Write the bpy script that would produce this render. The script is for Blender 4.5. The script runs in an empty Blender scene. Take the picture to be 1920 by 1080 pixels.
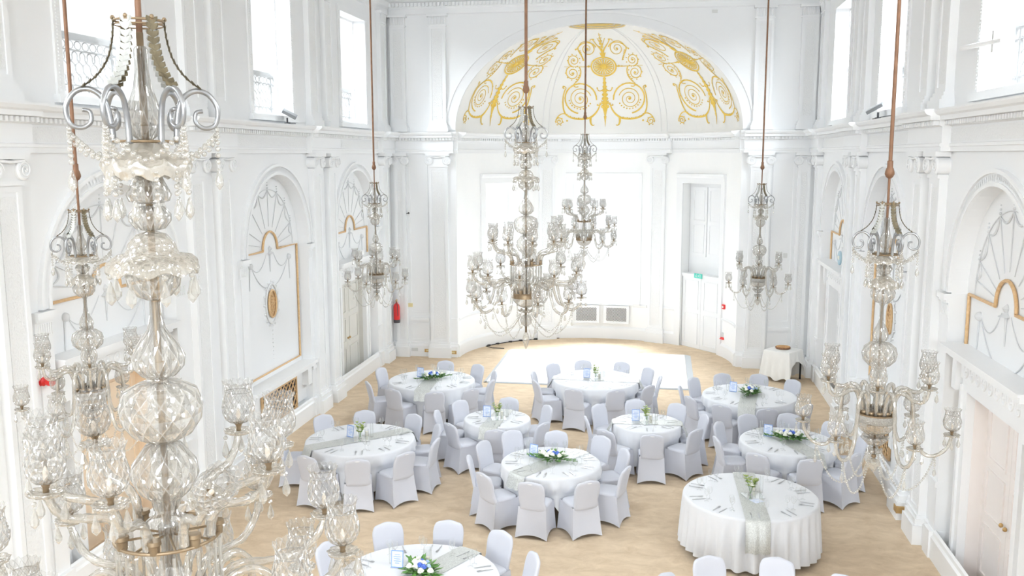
import bpy, math, random
from mathutils import Vector, Matrix
from mathutils.geometry import tessellate_polygon
sin, cos, pi, rad = math.sin, math.cos, math.pi, math.radians
random.seed(7)
scene = bpy.context.scene
COL = scene.collection

# ------------------------------------------------------------------ camera
FOC, PITCH, YAW, ROLL = 1727.6, 0.1442, 0.1611, -0.0021
CAM = Vector((1.7206, 0.0, 5.4738))
cy, sy, cp, sp = cos(YAW), sin(YAW), cos(PITCH), sin(PITCH)
Fw = Vector((-sy*cp, cy*cp, -sp)); Rt = Vector((cy, sy, 0)); Up = Rt.cross(Fw)
R2 = Rt*cos(ROLL)+Up*sin(ROLL); U2 = Up*cos(ROLL)-Rt*sin(ROLL)
cd = bpy.data.cameras.new('camera'); co = bpy.data.objects.new('camera', cd); COL.objects.link(co)
co.matrix_world = Matrix(((R2.x, U2.x, -Fw.x, CAM.x), (R2.y, U2.y, -Fw.y, CAM.y), (R2.z, U2.z, -Fw.z, CAM.z), (0, 0, 0, 1)))
cd.sensor_width = 36; cd.lens = FOC*36/1920; cd.clip_start = 0.1; cd.clip_end = 200
cd.dof.use_dof = True; cd.dof.focus_distance = 12.0; cd.dof.aperture_fstop = 14
scene.camera = co

# ------------------------------------------------------------------ light
W = 5.49; YB = 24.05; YN = -8.0; ZC = 10.0; SH = 6.04
BAYS = [0.9, 6.0, 11.28, 16.6, 21.2]  # first two bays are out of view, windows opened there for light
world = bpy.data.worlds.new('world'); scene.world = world; world.use_nodes = True
bg = world.node_tree.nodes['Background']; bg.inputs[0].default_value = (0.93, 0.96, 1, 1); bg.inputs[1].default_value = 1.0
def area(loc, aim, w, h, power, col=(0.895, 0.95, 1.0)):
    l = bpy.data.lights.new('daylight', 'AREA'); l.shape = 'RECTANGLE'; l.size = w; l.size_y = h; l.energy = power; l.color = col
    o = bpy.data.objects.new('daylight', l); COL.objects.link(o); o.location = loc
    d = Vector(aim); o.rotation_euler = d.to_track_quat('-Z', 'Z').to_euler()
PW = 1500
for yc in BAYS:
    # patches of open sky above the roof parapet, shining down through each upper window
    area((-W-2.6, yc, 10.6), (1, 0.15, -0.80), 4.2, 3.0, PW)
    area((W+2.6, yc, 10.6), (-1, 0.15, -0.80), 4.2, 3.0, PW)
area((0.02, 31.8, 6.5), (0, -1, -0.5), 6.0, 3.6, 3600)
area((-5.4, 28.6, 7.4), (0.62, -0.78, -0.6), 4.0, 3.2, 1600)
area((-2.6, YN-2.6, 8.0), (0, 1, -0.25), 3.4, 4.6, 1700)  # this lamp and the next light the back wall through added end-wall openings
area((2.6, YN-2.6, 8.0), (0, 1, -0.25), 3.4, 4.6, 1700)
scene.view_settings.view_transform = 'Standard'; scene.view_settings.look = 'None'
scene.view_settings.gamma = 1.0; scene.view_settings.use_curve_mapping = False
scene.view_settings.exposure = 0.38
cyc = scene.cycles
cyc.max_bounces = 12; cyc.diffuse_bounces = 6; cyc.glossy_bounces = 4; cyc.transmission_bounces = 8; cyc.transparent_max_bounces = 40
cyc.caustics_reflective = False; cyc.caustics_refractive = False; cyc.sample_clamp_indirect = 6

# ------------------------------------------------------------------ helpers
def tag(o, label=None, cat=None, group=None, kind=None):
    if label: o['label'] = label
    if cat: o['category'] = cat
    if group: o['group'] = group
    if kind: o['kind'] = kind
    return o
class MB:
    def __init__(s): s.v = []; s.f = []; s.T = None
    def add(s, vs, fs):
        n = len(s.v)
        if s.T is not None: vs = [tuple(s.T @ Vector(p)) for p in vs]
        s.v += [tuple(p) for p in vs]; s.f += [tuple(i+n for i in f) for f in fs]
    def box(s, a, b):
        (x0, y0, z0), (x1, y1, z1) = a, b
        # hair's-breadth differences keep neighbouring boxes from sharing a plane
        s.nb = getattr(s, 'nb', 0)+1; e = 0.00012*(1+s.nb % 11)
        x0, x1 = min(x0, x1)-e, max(x0, x1)+e; y0, y1 = min(y0, y1)-e, max(y0, y1)+e; z0, z1 = min(z0, z1)-e*.5, max(z0, z1)+e
        s.add([(x0,y0,z0),(x1,y0,z0),(x1,y1,z0),(x0,y1,z0),(x0,y0,z1),(x1,y0,z1),(x1,y1,z1),(x0,y1,z1)],
              [(0,3,2,1),(4,5,6,7),(0,1,5,4),(1,2,6,5),(2,3,7,6),(3,0,4,7)])
    def lathe(s, prof, n=24, c=(0,0,0), mod=None, close=False):
        vs = []; m = len(prof)
        for i in range(n):
            a = 2*pi*i/n
            for j, (r, z) in enumerate(prof):
                rr, zz = (r, z) if mod is None else mod(a, r, z, j)
                vs.append((c[0]+rr*cos(a), c[1]+rr*sin(a), c[2]+zz))
        fs = []
        for i in range(n):
            k = (i+1) % n
            for j in range(m-1): fs.append((i*m+j, k*m+j, k*m+j+1, i*m+j+1))
        s.add(vs, fs)
    def tube(s, pts, r, n=8, closed=False, lobes=0, twist=0, amp=0.0, flat=None):
        pts = [Vector(p) for p in pts]; m = len(pts)
        vs = []; up = None
        for i, p in enumerate(pts):
            if closed: t = pts[(i+1) % m]-pts[i-1]
            else: t = pts[min(i+1, m-1)]-pts[max(i-1, 0)]
            if t.length < 1e-9: t = Vector((0, 0, 1))
            t.normalize()
            if up is None: up = Vector((0, 0, 1)) if abs(t.z) < 0.9 else Vector((1, 0, 0))
            if flat: up = Vector(flat)
            a = (up-t*up.dot(t)); a.normalize(); b = t.cross(a); up = a
            rr = r[i] if isinstance(r, (list, tuple)) else r
            for k in range(n):
                th = 2*pi*k/n
                q = rr*(1+amp*cos(lobes*th+twist*i)) if lobes else rr
                vs.append(p+a*(q*cos(th))+b*(q*sin(th)))
        fs = []
        L = m if closed else m-1
        for i in range(L):
            j = (i+1) % m
            for k in range(n):
                l = (k+1) % n
                fs.append((i*n+k, i*n+l, j*n+l, j*n+k))
        if not closed:
            fs.append(tuple(range(n-1, -1, -1))); fs.append(tuple((m-1)*n+k for k in range(n)))
        s.add(vs, fs)
    def sphere(s, c, r, n=8, m=6, sz=1.0):
        pr = [(max(1e-4, r*sin(pi*j/m)), -r*sz*cos(pi*j/m)) for j in range(m+1)]
        s.lathe(pr, n, c)
    def sweep(s, path, nrm, prof, closed=False):
        # path points, normals (horizontal out), profile (n, z)
        m = len(prof); vs = []
        for p, n_ in zip(path, nrm):
            for (a, b) in prof: vs.append((p[0]+n_[0]*a, p[1]+n_[1]*a, p[2]+b))
        fs = []
        L = len(path) if closed else len(path)-1
        for i in range(L):
            j = (i+1) % len(path)
            for k in range(m-1): fs.append((i*m+k, j*m+k, j*m+k+1, i*m+k+1))
        if not closed:
            fs.append(tuple(range(m))); fs.append(tuple((len(path)-1)*m+k for k in range(m-1, -1, -1)))
        s.add(vs, fs)
    def plate(s, outer, holes, fn, w0, w1, sides=True):
        loops = [outer]+list(holes)
        flat = [p for l in loops for p in l]
        tris = tessellate_polygon([[Vector((p[0], p[1], 0)) for p in l] for l in loops])
        n = len(flat)
        vs = [fn(p[0], p[1], w0) for p in flat]+[fn(p[0], p[1], w1) for p in flat]
        fs = [tuple(t) for t in tris]+[(t[2]+n, t[1]+n, t[0]+n) for t in tris]
        k = 0
        for l in loops:
            for i in range(len(l)):
                j = (i+1) % len(l); fs.append((k+i, k+j, n+k+j, n+k+i))
            k += len(l)
        s.add(vs, fs)
    def mesh(s, name, m, smooth=False, angle=None):
        me = bpy.data.meshes.new(name); me.from_pydata(s.v, [], s.f); me.materials.append(m)
        if smooth:
            me.polygons.foreach_set('use_smooth', [True]*len(me.polygons))
            if angle: me.set_sharp_from_angle(angle=rad(angle))
        me.update(); return me
    def obj(s, name, m, parent=None, smooth=False, angle=35, kind=None):
        o = bpy.data.objects.new(name, s.mesh(name, m, smooth, angle)); COL.objects.link(o)
        if parent is not None: o.parent = parent
        if kind: o['kind'] = kind
        return o
def link(name, me, parent=None, M=None):
    o = bpy.data.objects.new(name, me); COL.objects.link(o)
    if parent is not None: o.parent = parent
    if M is not None: o.matrix_local = M
    return o
def empty(name, loc=(0,0,0), rz=0, label=None, cat=None, group=None, kind=None):
    o = bpy.data.objects.new(name, None); COL.objects.link(o); o.location = loc; o.rotation_euler = (0, 0, rz)
    o.empty_display_size = 0.1
    return tag(o, label, cat, group, kind)
def T(x, y, z): return Matrix.Translation((x, y, z))
def RZ(a): return Matrix.Rotation(a, 4, 'Z')

# ------------------------------------------------------------------ materials
def mat(name, col, rough=0.6, metal=0.0, spec=0.5, noise=None, bump=None, nscale=3.0, sheen=0, **k):
    m = bpy.data.materials.new(name); m.use_nodes = True; nt = m.node_tree; b = nt.nodes['Principled BSDF']
    b.inputs['Base Color'].default_value = (*col, 1); b.inputs['Roughness'].default_value = rough
    b.inputs['Metallic'].default_value = metal; b.inputs['Specular IOR Level'].default_value = spec
    if sheen: b.inputs['Sheen Weight'].default_value = sheen
    tc = nt.nodes.new('ShaderNodeTexCoord')
    if noise:
        n = nt.nodes.new('ShaderNodeTexNoise'); n.inputs['Scale'].default_value = nscale; n.inputs['Detail'].default_value = 6
        nt.links.new(tc.outputs['Object'], n.inputs['Vector'])
        r = nt.nodes.new('ShaderNodeValToRGB'); r.color_ramp.elements[0].position = 0.3; r.color_ramp.elements[1].position = 0.7
        r.color_ramp.elements[0].color = (*col, 1); r.color_ramp.elements[1].color = (*noise, 1)
        nt.links.new(n.outputs['Fac'], r.inputs[0]); nt.links.new(r.outputs[0], b.inputs['Base Color'])
    if bump:
        n = nt.nodes.new('ShaderNodeTexNoise'); n.inputs['Scale'].default_value = bump[0]; n.inputs['Detail'].default_value = 4
        nt.links.new(tc.outputs['Object'], n.inputs['Vector'])
        bp = nt.nodes.new('ShaderNodeBump'); bp.inputs['Strength'].default_value = bump[1]; bp.inputs['Distance'].default_value = bump[2]
        nt.links.new(n.outputs['Fac'], bp.inputs['Height']); nt.links.new(bp.outputs[0], b.inputs['Normal'])
    return m
M = {}
M['wall'] = mat('white_wall_paint', (0.86, 0.870, 0.878), 0.7, noise=(0.85, 0.861, 0.87), nscale=1.2, spec=0.2)
M['trim'] = mat('white_gloss_trim', (0.86, 0.870, 0.878), 0.45, noise=(0.85, 0.861, 0.87), nscale=4, spec=0.4)
M['relief'] = mat('carved_plaster', (0.86, 0.868, 0.87), 0.7, bump=(42, 0.9, 0.02), spec=0.2)
M['fan'] = mat('shade_grey_plaster_relief', (0.70, 0.712, 0.722), 0.7, bump=(60, 0.5, 0.01), spec=0.2)  # white relief; its grey shading is put into the base colour
M['ceil'] = mat('ceiling_plaster', (0.92, 0.92, 0.91), 0.8, spec=0.1)
M['apse'] = mat('apse_plaster', (0.92, 0.925, 0.92), 0.7, noise=(0.915, 0.92, 0.918), nscale=1.0, spec=0.2)
M['dance'] = mat('white_gloss_dance_floor', (0.97, 0.97, 0.97), 0.25, spec=1.0, noise=(0.96, 0.965, 0.97), nscale=2)
M['alu'] = mat('aluminium_edge', (0.62, 0.66, 0.70), 0.35, 0.6)
M['goldleaf'] = mat('gold_leaf', (0.80, 0.53, 0.06), 0.5, 0.0, noise=(0.88, 0.64, 0.14), nscale=8, bump=(60, 0.6, 0.01))
M['gilt'] = mat('gilt_moulding', (0.66, 0.42, 0.20), 0.45, 0.2, noise=(0.76, 0.53, 0.30), nscale=20, bump=(70, 0.8, 0.01))
M['cloth'] = mat('white_table_linen', (0.72, 0.735, 0.765), 0.8, noise=(0.74, 0.752, 0.78), nscale=3, bump=(250, 0.08, 0.002), spec=0.2, sheen=0.2)
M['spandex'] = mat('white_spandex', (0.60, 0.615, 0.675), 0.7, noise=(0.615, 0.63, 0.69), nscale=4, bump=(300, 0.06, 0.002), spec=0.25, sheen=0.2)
M['copper'] = mat('aged_copper_rod', (0.17, 0.085, 0.045), 0.5, 0.25, noise=(0.24, 0.125, 0.07), nscale=10)
M['brass'] = mat('tarnished_brass', (0.24, 0.17, 0.10), 0.45, 0.7, noise=(0.34, 0.26, 0.17), nscale=25)
M['leaf'] = mat('bronze_leaves', (0.095, 0.075, 0.04), 0.6, 0.1, noise=(0.19, 0.155, 0.09), nscale=20)
M['leafpale'] = mat('silvered_leaves', (0.38, 0.385, 0.36), 0.5, 0.2, noise=(0.50, 0.505, 0.48), nscale=20)
M['silver'] = mat('silver_scrollwork', (0.29, 0.295, 0.305), 0.33, 0.8, noise=(0.40, 0.405, 0.41), nscale=12)
M['steel'] = mat('polished_cutlery_steel', (0.60, 0.61, 0.63), 0.3, 0.8)
M['blackmetal'] = mat('black_metal', (0.02, 0.02, 0.022), 0.5)
M['redpaint'] = mat('red_enamel', (0.75, 0.03, 0.03), 0.35)
M['darkgrey'] = mat('dark_rubber', (0.06, 0.06, 0.065), 0.6)
M['brassplate'] = mat('brass_plate', (0.55, 0.36, 0.15), 0.4, 0.5)
M['creamplate'] = mat('cream_plastic', (0.72, 0.62, 0.34), 0.5)
M['greyplate'] = mat('grey_plastic', (0.68, 0.69, 0.68), 0.5)
M['woodtop'] = mat('table_plywood', (0.42, 0.28, 0.15), 0.6, noise=(0.5, 0.34, 0.2), nscale=6)
M['slice'] = mat('varnished_log_slice', (0.62, 0.30, 0.07), 0.4, noise=(0.74, 0.40, 0.12), nscale=14)
M['bark'] = mat('bark', (0.20, 0.09, 0.04), 0.8, noise=(0.34, 0.17, 0.09), nscale=30, bump=(60, 1, 0.01))
M['tandoor'] = mat('tan_door_paint', (0.84, 0.68, 0.50), 0.5, noise=(0.87, 0.71, 0.54), nscale=3)
M['greydoor'] = mat('grey_white_door_paint', (0.70, 0.69, 0.65), 0.5, noise=(0.74, 0.73, 0.69), nscale=3)
M['pinkdoor'] = mat('warm_white_door_paint', (0.86, 0.81, 0.78), 0.5, noise=(0.88, 0.835, 0.81), nscale=3)
M['woodfloor'] = mat('parquet', (0.62, 0.34, 0.10), 0.4, noise=(0.70, 0.42, 0.16), nscale=5)
M['darkwood'] = mat('dark_threshold_boards', (0.22, 0.13, 0.08), 0.5, noise=(0.3, 0.18, 0.11), nscale=8)
M['darktile'] = mat('dark_patterned_tiles', (0.10, 0.09, 0.09), 0.4, noise=(0.4, 0.33, 0.27), nscale=30)
M['green'] = mat('green_foliage', (0.06, 0.20, 0.035), 0.5, noise=(0.16, 0.34, 0.07), nscale=30)
M['lime'] = mat('pale_foliage', (0.28, 0.38, 0.07), 0.5, noise=(0.42, 0.50, 0.14), nscale=30)
M['petalw'] = mat('cream_petals', (0.86, 0.86, 0.74), 0.6, noise=(0.9, 0.9, 0.84), nscale=30)
M['petalb'] = mat('blue_petals', (0.06, 0.12, 0.55), 0.6, noise=(0.14, 0.26, 0.68), nscale=40)
M['petalp'] = mat('pale_blue_petals', (0.38, 0.54, 0.80), 0.6, noise=(0.5, 0.64, 0.85), nscale=30)
M['card'] = mat('pale_blue_card', (0.62, 0.70, 0.88), 0.5, noise=(0.86, 0.89, 0.95), nscale=22)
M['blueink'] = mat('blue_print', (0.20, 0.36, 0.74), 0.5)
M['candle'] = mat('candle_wax', (0.9, 0.86, 0.74), 0.5)
M['mirror'] = mat('mirror_tile', (0.8, 0.83, 0.83), 0.05, 0.9)
M['signgreen'] = mat('green_sign', (0.10, 0.62, 0.50), 0.5)
M['white'] = mat('white_plastic', (0.88, 0.88, 0.88), 0.5)
M['bluesign'] = mat('pale_blue_sign', (0.45, 0.62, 0.70), 0.5)
M['slot'] = mat('stretched_white_fabric', (0.78, 0.79, 0.82), 0.7, noise=(0.82, 0.83, 0.85), nscale=9)
M['iron'] = mat('darkened_white_lattice', (0.42, 0.425, 0.43), 0.7, spec=0.1)  # white balustrade darkened in colour to stay visible against the window glare
M['lamp'] = mat('grey_lamp_housing', (0.20, 0.215, 0.23), 0.4, 0.3)
M['bulb'] = mat('frosted_bulb', (0.88, 0.78, 0.66), 0.4)
M['lightwood'] = mat('foam_pad', (0.8, 0.8, 0.8), 0.5)

def carpet():
    m = bpy.data.materials.new('beige_carpet'); m.use_nodes = True; nt = m.node_tree; b = nt.nodes['Principled BSDF']
    b.inputs['Roughness'].default_value = 0.95; b.inputs['Specular IOR Level'].default_value = 0.1
    tc = nt.nodes.new('ShaderNodeTexCoord')
    mp = nt.nodes.new('ShaderNodeMapping'); mp.inputs['Scale'].default_value = (1.0, 1.6, 1); nt.links.new(tc.outputs['Object'], mp.inputs[0])
    n1 = nt.nodes.new('ShaderNodeTexNoise'); n1.inputs['Scale'].default_value = 3.2; n1.inputs['Detail'].default_value = 9; n1.inputs['Roughness'].default_value = 0.68; n1.inputs['Distortion'].default_value = 0.6
    nt.links.new(mp.outputs[0], n1.inputs['Vector'])
    r = nt.nodes.new('ShaderNodeValToRGB'); e = r.color_ramp.elements
    e[0].position = 0.33; e[0].color = (0.60, 0.468, 0.325, 1); e[1].position = 0.68; e[1].color = (0.75, 0.612, 0.45, 1)
    nt.links.new(n1.outputs['Fac'], r.inputs[0]); nt.links.new(r.outputs[0], b.inputs['Base Color'])
    n2 = nt.nodes.new('ShaderNodeTexNoise'); n2.inputs['Scale'].default_value = 180; nt.links.new(tc.outputs['Object'], n2.inputs['Vector'])
    bp = nt.nodes.new('ShaderNodeBump'); bp.inputs['Strength'].default_value = 0.4; bp.inputs['Distance'].default_value = 0.01
    nt.links.new(n2.outputs['Fac'], bp.inputs['Height']); nt.links.new(bp.outputs[0], b.inputs['Normal'])
    return m
M['carpet'] = carpet()
def glassmat(name, tint, dust, base, edge, bscale=0.0, bstr=0.0, rough=0.08, cut=None):
    # thin-walled glass: clear body, mirror-like rim, a little bloom of dust on the cut surface
    m = bpy.data.materials.new(name); m.use_nodes = True; nt = m.node_tree; nt.nodes.clear()
    out = nt.nodes.new('ShaderNodeOutputMaterial'); tr = nt.nodes.new('ShaderNodeBsdfTransparent'); tr.inputs[0].default_value = (*tint, 1)
    gl = nt.nodes.new('ShaderNodeBsdfGlossy'); gl.inputs['Color'].default_value = (0.82, 0.81, 0.79, 1); gl.inputs['Roughness'].default_value = rough
    df = nt.nodes.new('ShaderNodeBsdfDiffuse'); df.inputs[0].default_value = (*dust, 1)
    lw = nt.nodes.new('ShaderNodeLayerWeight'); lw.inputs['Blend'].default_value = 0.35
    mr = nt.nodes.new('ShaderNodeMapRange'); mr.inputs[3].default_value = base; mr.inputs[4].default_value = edge
    nt.links.new(lw.outputs['Facing'], mr.inputs[0])
    mixr = nt.nodes.new('ShaderNodeMixShader'); mixr.inputs[0].default_value = 0.45
    nt.links.new(gl.outputs[0], mixr.inputs[1]); nt.links.new(df.outputs[0], mixr.inputs[2])
    mx = nt.nodes.new('ShaderNodeMixShader'); nt.links.new(mr.outputs[0], mx.inputs[0]); nt.links.new(tr.outputs[0], mx.inputs[1]); nt.links.new(mixr.outputs[0], mx.inputs[2])
    nt.links.new(mx.outputs[0], out.inputs[0])
    if cut:
        # diamond cutting: two families of grooves winding round the axis of the piece
        N_, K_, str_ = cut
        tc = nt.nodes.new('ShaderNodeTexCoord'); sep = nt.nodes.new('ShaderNodeSeparateXYZ'); nt.links.new(tc.outputs['Object'], sep.inputs[0])
        def mth(op, a, b=None, c=None):
            n = nt.nodes.new('ShaderNodeMath'); n.operation = op
            for k, q in enumerate((a, b, c)):
                if q is None: continue
                if isinstance(q, (int, float)): n.inputs[k].default_value = q
                else: nt.links.new(q, n.inputs[k])
            return n.outputs[0]
        ang = mth('MULTIPLY', mth('ARCTAN2', sep.outputs[1], sep.outputs[0]), N_/(2*pi)); zz = mth('MULTIPLY', sep.outputs[2], K_)
        g1 = mth('ABSOLUTE', mth('SUBTRACT', mth('FRACT', mth('ADD', ang, mth('ADD', zz, 50.0))), 0.5))
        g2 = mth('ABSOLUTE', mth('SUBTRACT', mth('FRACT', mth('ADD', mth('SUBTRACT', ang, zz), 50.0)), 0.5))
        h = mth('MAXIMUM', g1, g2)
        bp = nt.nodes.new('ShaderNodeBump'); bp.inputs['Strength'].default_value = str_; bp.inputs['Distance'].default_value = 0.035
        nt.links.new(h, bp.inputs['Height'])
        for n in (gl, df): nt.links.new(bp.outputs[0], n.inputs['Normal'])
        line = mth('MULTIPLY', mth('SUBTRACT', mth('MAXIMUM', h, 0.42), 0.42), 4.5)
        nt.links.new(mth('MINIMUM', mth('ADD', mr.outputs[0], line), 0.97), mx.inputs[0])
    elif bscale:
        tc = nt.nodes.new('ShaderNodeTexCoord'); v = nt.nodes.new('ShaderNodeTexVoronoi'); v.inputs['Scale'].default_value = bscale
        nt.links.new(tc.outputs['Object'], v.inputs['Vector'])
        bp = nt.nodes.new('ShaderNodeBump'); bp.inputs['Strength'].default_value = bstr; bp.inputs['Distance'].default_value = 0.02
        nt.links.new(v.outputs['Distance'], bp.inputs['Height'])
        for n in (gl, df, lw): nt.links.new(bp.outputs[0], n.inputs['Normal'])
    return m
M['cut'] = glassmat('cut_glass', (0.955, 0.945, 0.92), (0.66, 0.64, 0.60), 0.32, 0.88, 0, 0, 0.1, (12, 9, 1.0))
M['dish'] = glassmat('dusty_cut_glass', (0.93, 0.91, 0.87), (0.66, 0.62, 0.55), 0.35, 0.9, 40, 0.5)
M['frost'] = glassmat('frosted_dusty_glass', (0.9, 0.88, 0.84), (0.66, 0.61, 0.52), 0.62, 0.92, 30, 0.3, 0.25)
M['shade'] = glassmat('etched_shade_glass', (0.97, 0.967, 0.96), (0.76, 0.75, 0.72), 0.24, 0.85, 0, 0, 0.1, (14, 20, 0.9))
M['arm'] = glassmat('twisted_glass_rope', (0.94, 0.925, 0.895), (0.70, 0.67, 0.61), 0.38, 0.92, 0, 0, 0.12)
M['crystal'] = glassmat('crystal', (0.93, 0.925, 0.905), (0.72, 0.70, 0.66), 0.25, 0.95, 0, 0, 0.03)
M['clear'] = glassmat('clear_glass', (0.985, 0.99, 0.99), (0.9, 0.9, 0.9), 0.03, 0.4, 0, 0, 0.02)
M['pane'] = glassmat('window_pane', (0.99, 0.995, 0.995), (0.95, 0.95, 0.95), 0.01, 0.25, 0, 0, 0.02)
def sequin():
    m = bpy.data.materials.new('silver_sequin_runner'); m.use_nodes = True; nt = m.node_tree; b = nt.nodes['Principled BSDF']
    tc = nt.nodes.new('ShaderNodeTexCoord'); v = nt.nodes.new('ShaderNodeTexVoronoi'); v.inputs['Scale'].default_value = 130
    nt.links.new(tc.outputs['Object'], v.inputs['Vector'])
    r = nt.nodes.new('ShaderNodeValToRGB'); e = r.color_ramp.elements
    e[0].color = (0.50, 0.51, 0.49, 1); e[1].color = (0.70, 0.72, 0.70, 1)
    sx = nt.nodes.new('ShaderNodeSeparateColor'); nt.links.new(v.outputs['Color'], sx.inputs[0]); nt.links.new(sx.outputs[0], r.inputs[0])
    nt.links.new(r.outputs[0], b.inputs['Base Color']); b.inputs['Metallic'].default_value = 0.35; b.inputs['Roughness'].default_value = 0.42
    bp = nt.nodes.new('ShaderNodeBump'); bp.inputs['Strength'].default_value = 0.5; bp.inputs['Distance'].default_value = 0.004
    nt.links.new(v.outputs['Distance'], bp.inputs['Height']); nt.links.new(bp.outputs[0], b.inputs['Normal'])
    return m
M['sequin'] = sequin()

# ------------------------------------------------------------------ room shell
ntrim = [0]
def trimname(): ntrim[0] += 1; return 'trim_%d' % ntrim[0]
mb = MB(); mb.add([(-W-2.5, YN-1, 0), (W+2.5, YN-1, 0), (W+2.5, YB+3.6, 0), (-W-2.5, YB+3.6, 0)], [(0, 1, 2, 3)])
mb.obj('floor', M['carpet'], kind='structure')
mb = MB(); mb.box((-W-0.5, YN-0.4, ZC), (W+0.5, YB+0.3, ZC+0.2)); mb.obj('ceiling', M['ceil'], kind='structure')
GW = 0.875            # window half width
WZ0, WZ1 = 6.22, 8.66
def rect(a, b, c, d): return [(a, c), (b, c), (b, d), (a, d)]
def arch(yc, r, z0, zs, n=28):
    return [(yc-r, z0), (yc+r, z0)]+[(yc+r*cos(pi*i/n), zs+r*sin(pi*i/n)) for i in range(n+1)]
DOORB = {(-1, 11.28), (-1, 21.2), (1, 11.28), (1, 21.2)}
RA = 1.43; ZI = 3.67
walls = {}
for s, nm in ((-1, 'wall_left'), (1, 'wall_right')):
    mb = MB()
    fn = lambda u, v, w, s=s: (s*(W+w), u, v)
    holes = [rect(y-GW, y+GW, WZ0, WZ1) for y in BAYS]+[arch(y, RA, -.005, ZI) for y in BAYS[1:]]
    mb.plate(rect(YN, YB+0.1, -0.01, ZC), holes, fn, 0.0, 0.36)
    # recess backing with door holes
    dh = [rect(y-0.87, y+0.87, -.005, 2.47) for y in (11.28, 21.2)]
    mb.plate(rect(YN, YB+0.1, -0.01, 5.5), dh, fn, 0.2, 0.32)
    walls[s] = mb.obj(nm, M['wall'], kind='structure')
    mb = MB()
    path = [(s*W, YN, 0), (s*W, YB, 0)]
    # plain skirting between the piers
    mb.sweep(path, [(-s, 0)]*2, [(0, 0), (0.06, 0), (0.06, 0.30), (0.035, 0.33), (0.03, 0.38), (0, 0.40)])
    mb.obj('baseboard_left' if s < 0 else 'baseboard_right', M['trim'], kind='structure')
# back wall with apse arch
AX, AY, ARISE, ASP = 3.68, 3.22, 2.65, 6.10
mb = MB()
op = [(-AX, -.005), (AX, -.005)]+[(AX*cos(pi*i/48), ASP+ARISE*sin(pi*i/48)) for i in range(49)]
mb.plate(rect(-W-0.36, W+0.36, -0.01, ZC), [op], lambda u, v, w: (u, YB+w, v), 0.0, 0.16)
mb.obj('wall_back', M['wall'], kind='structure')
mb = MB()
mb.plate(rect(-W-0.36, W+0.36, -0.01, ZC), [rect(-3.8, -1.4, 4.6, 8.4), rect(1.4, 3.8, 4.6, 8.4)], lambda u, v, w: (u, YN-w, v), 0.0, 0.3)  # unseen end wall; its two openings are added to let light in
mb.obj('wall_front', M['wall'], kind='structure')
# apse wall (half ellipse) with openings
def AP(t, z, d=0.0):
    a = rad(t); return ((AX+d)*cos(a), YB+0.01+(AY+d)*sin(a), z)
ops = [(75.2, 103.8, 1.08, 4.66), (128.8, 151.0, 1.08, 4.66), (25.5, 51.0, 0.0, 4.66)]
ts = sorted(set([0, 180]+[x*3 for x in range(61)]+[o[0] for o in ops]+[o[1] for o in ops]))
zs = [0, 1.08, 2.14, 4.66, 6.1]
def hole(t, z): return any(o[0]-1e-3 <= t <= o[1]+1e-3 and o[2] <= z <= o[3] for o in ops)
mb = MB()
for i in range(len(ts)-1):
    for j in range(4):
        if hole((ts[i]+ts[i+1])/2, (zs[j]+zs[j+1])/2): continue
        mb.add([AP(ts[i], zs[j]), AP(ts[i+1], zs[j]), AP(ts[i+1], zs[j+1]), AP(ts[i], zs[j+1])], [(0, 1, 2, 3)])
for (t0, t1, z0, z1) in ops:
    D = 0.42 if t0 > 60 else 0.36
    seg = [t for t in ts if t0-1e-3 <= t <= t1+1e-3]
    for t in (t0, t1): mb.add([AP(t, z0), AP(t, z1), AP(t, z1, D), AP(t, z0, D)], [(0, 1, 2, 3)])
    for a, b in zip(seg, seg[1:]):
        for z in ((z0, z1) if z0 > 0 else (z1,)): mb.add([AP(a, z), AP(b, z), AP(b, z, D), AP(a, z, D)], [(0, 1, 2, 3)])
        if t0 < 60: mb.add([AP(a, 0, D), AP(b, 0, D), AP(b, z1, D), AP(a, z1, D)], [(0, 1, 2, 3)])
mb.obj('wall_apse', M['apse'], kind='structure', smooth=True, angle=25)
# semi dome
mb = MB(); N1, N2 = 60, 26
def DM(ph, th, d=0.0):
    a, e = rad(ph), rad(th)
    return ((AX-d)*cos(e)*cos(a), YB+0.01+(AY-d)*cos(e)*sin(a), ASP+(ARISE-d)*sin(e))
vs = [DM(180*i/N1, 90*j/N2) for i in range(N1+1) for j in range(N2+1)]
fs = [(i*(N2+1)+j, (i+1)*(N2+1)+j, (i+1)*(N2+1)+j+1, i*(N2+1)+j+1) for i in range(N1) for j in range(N2)]
mb.add(vs, fs); dome = mb.obj('ceiling_apse_dome', M['apse'], kind='structure', smooth=True, angle=60)
dome.name = 'ceiling_dome'
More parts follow.
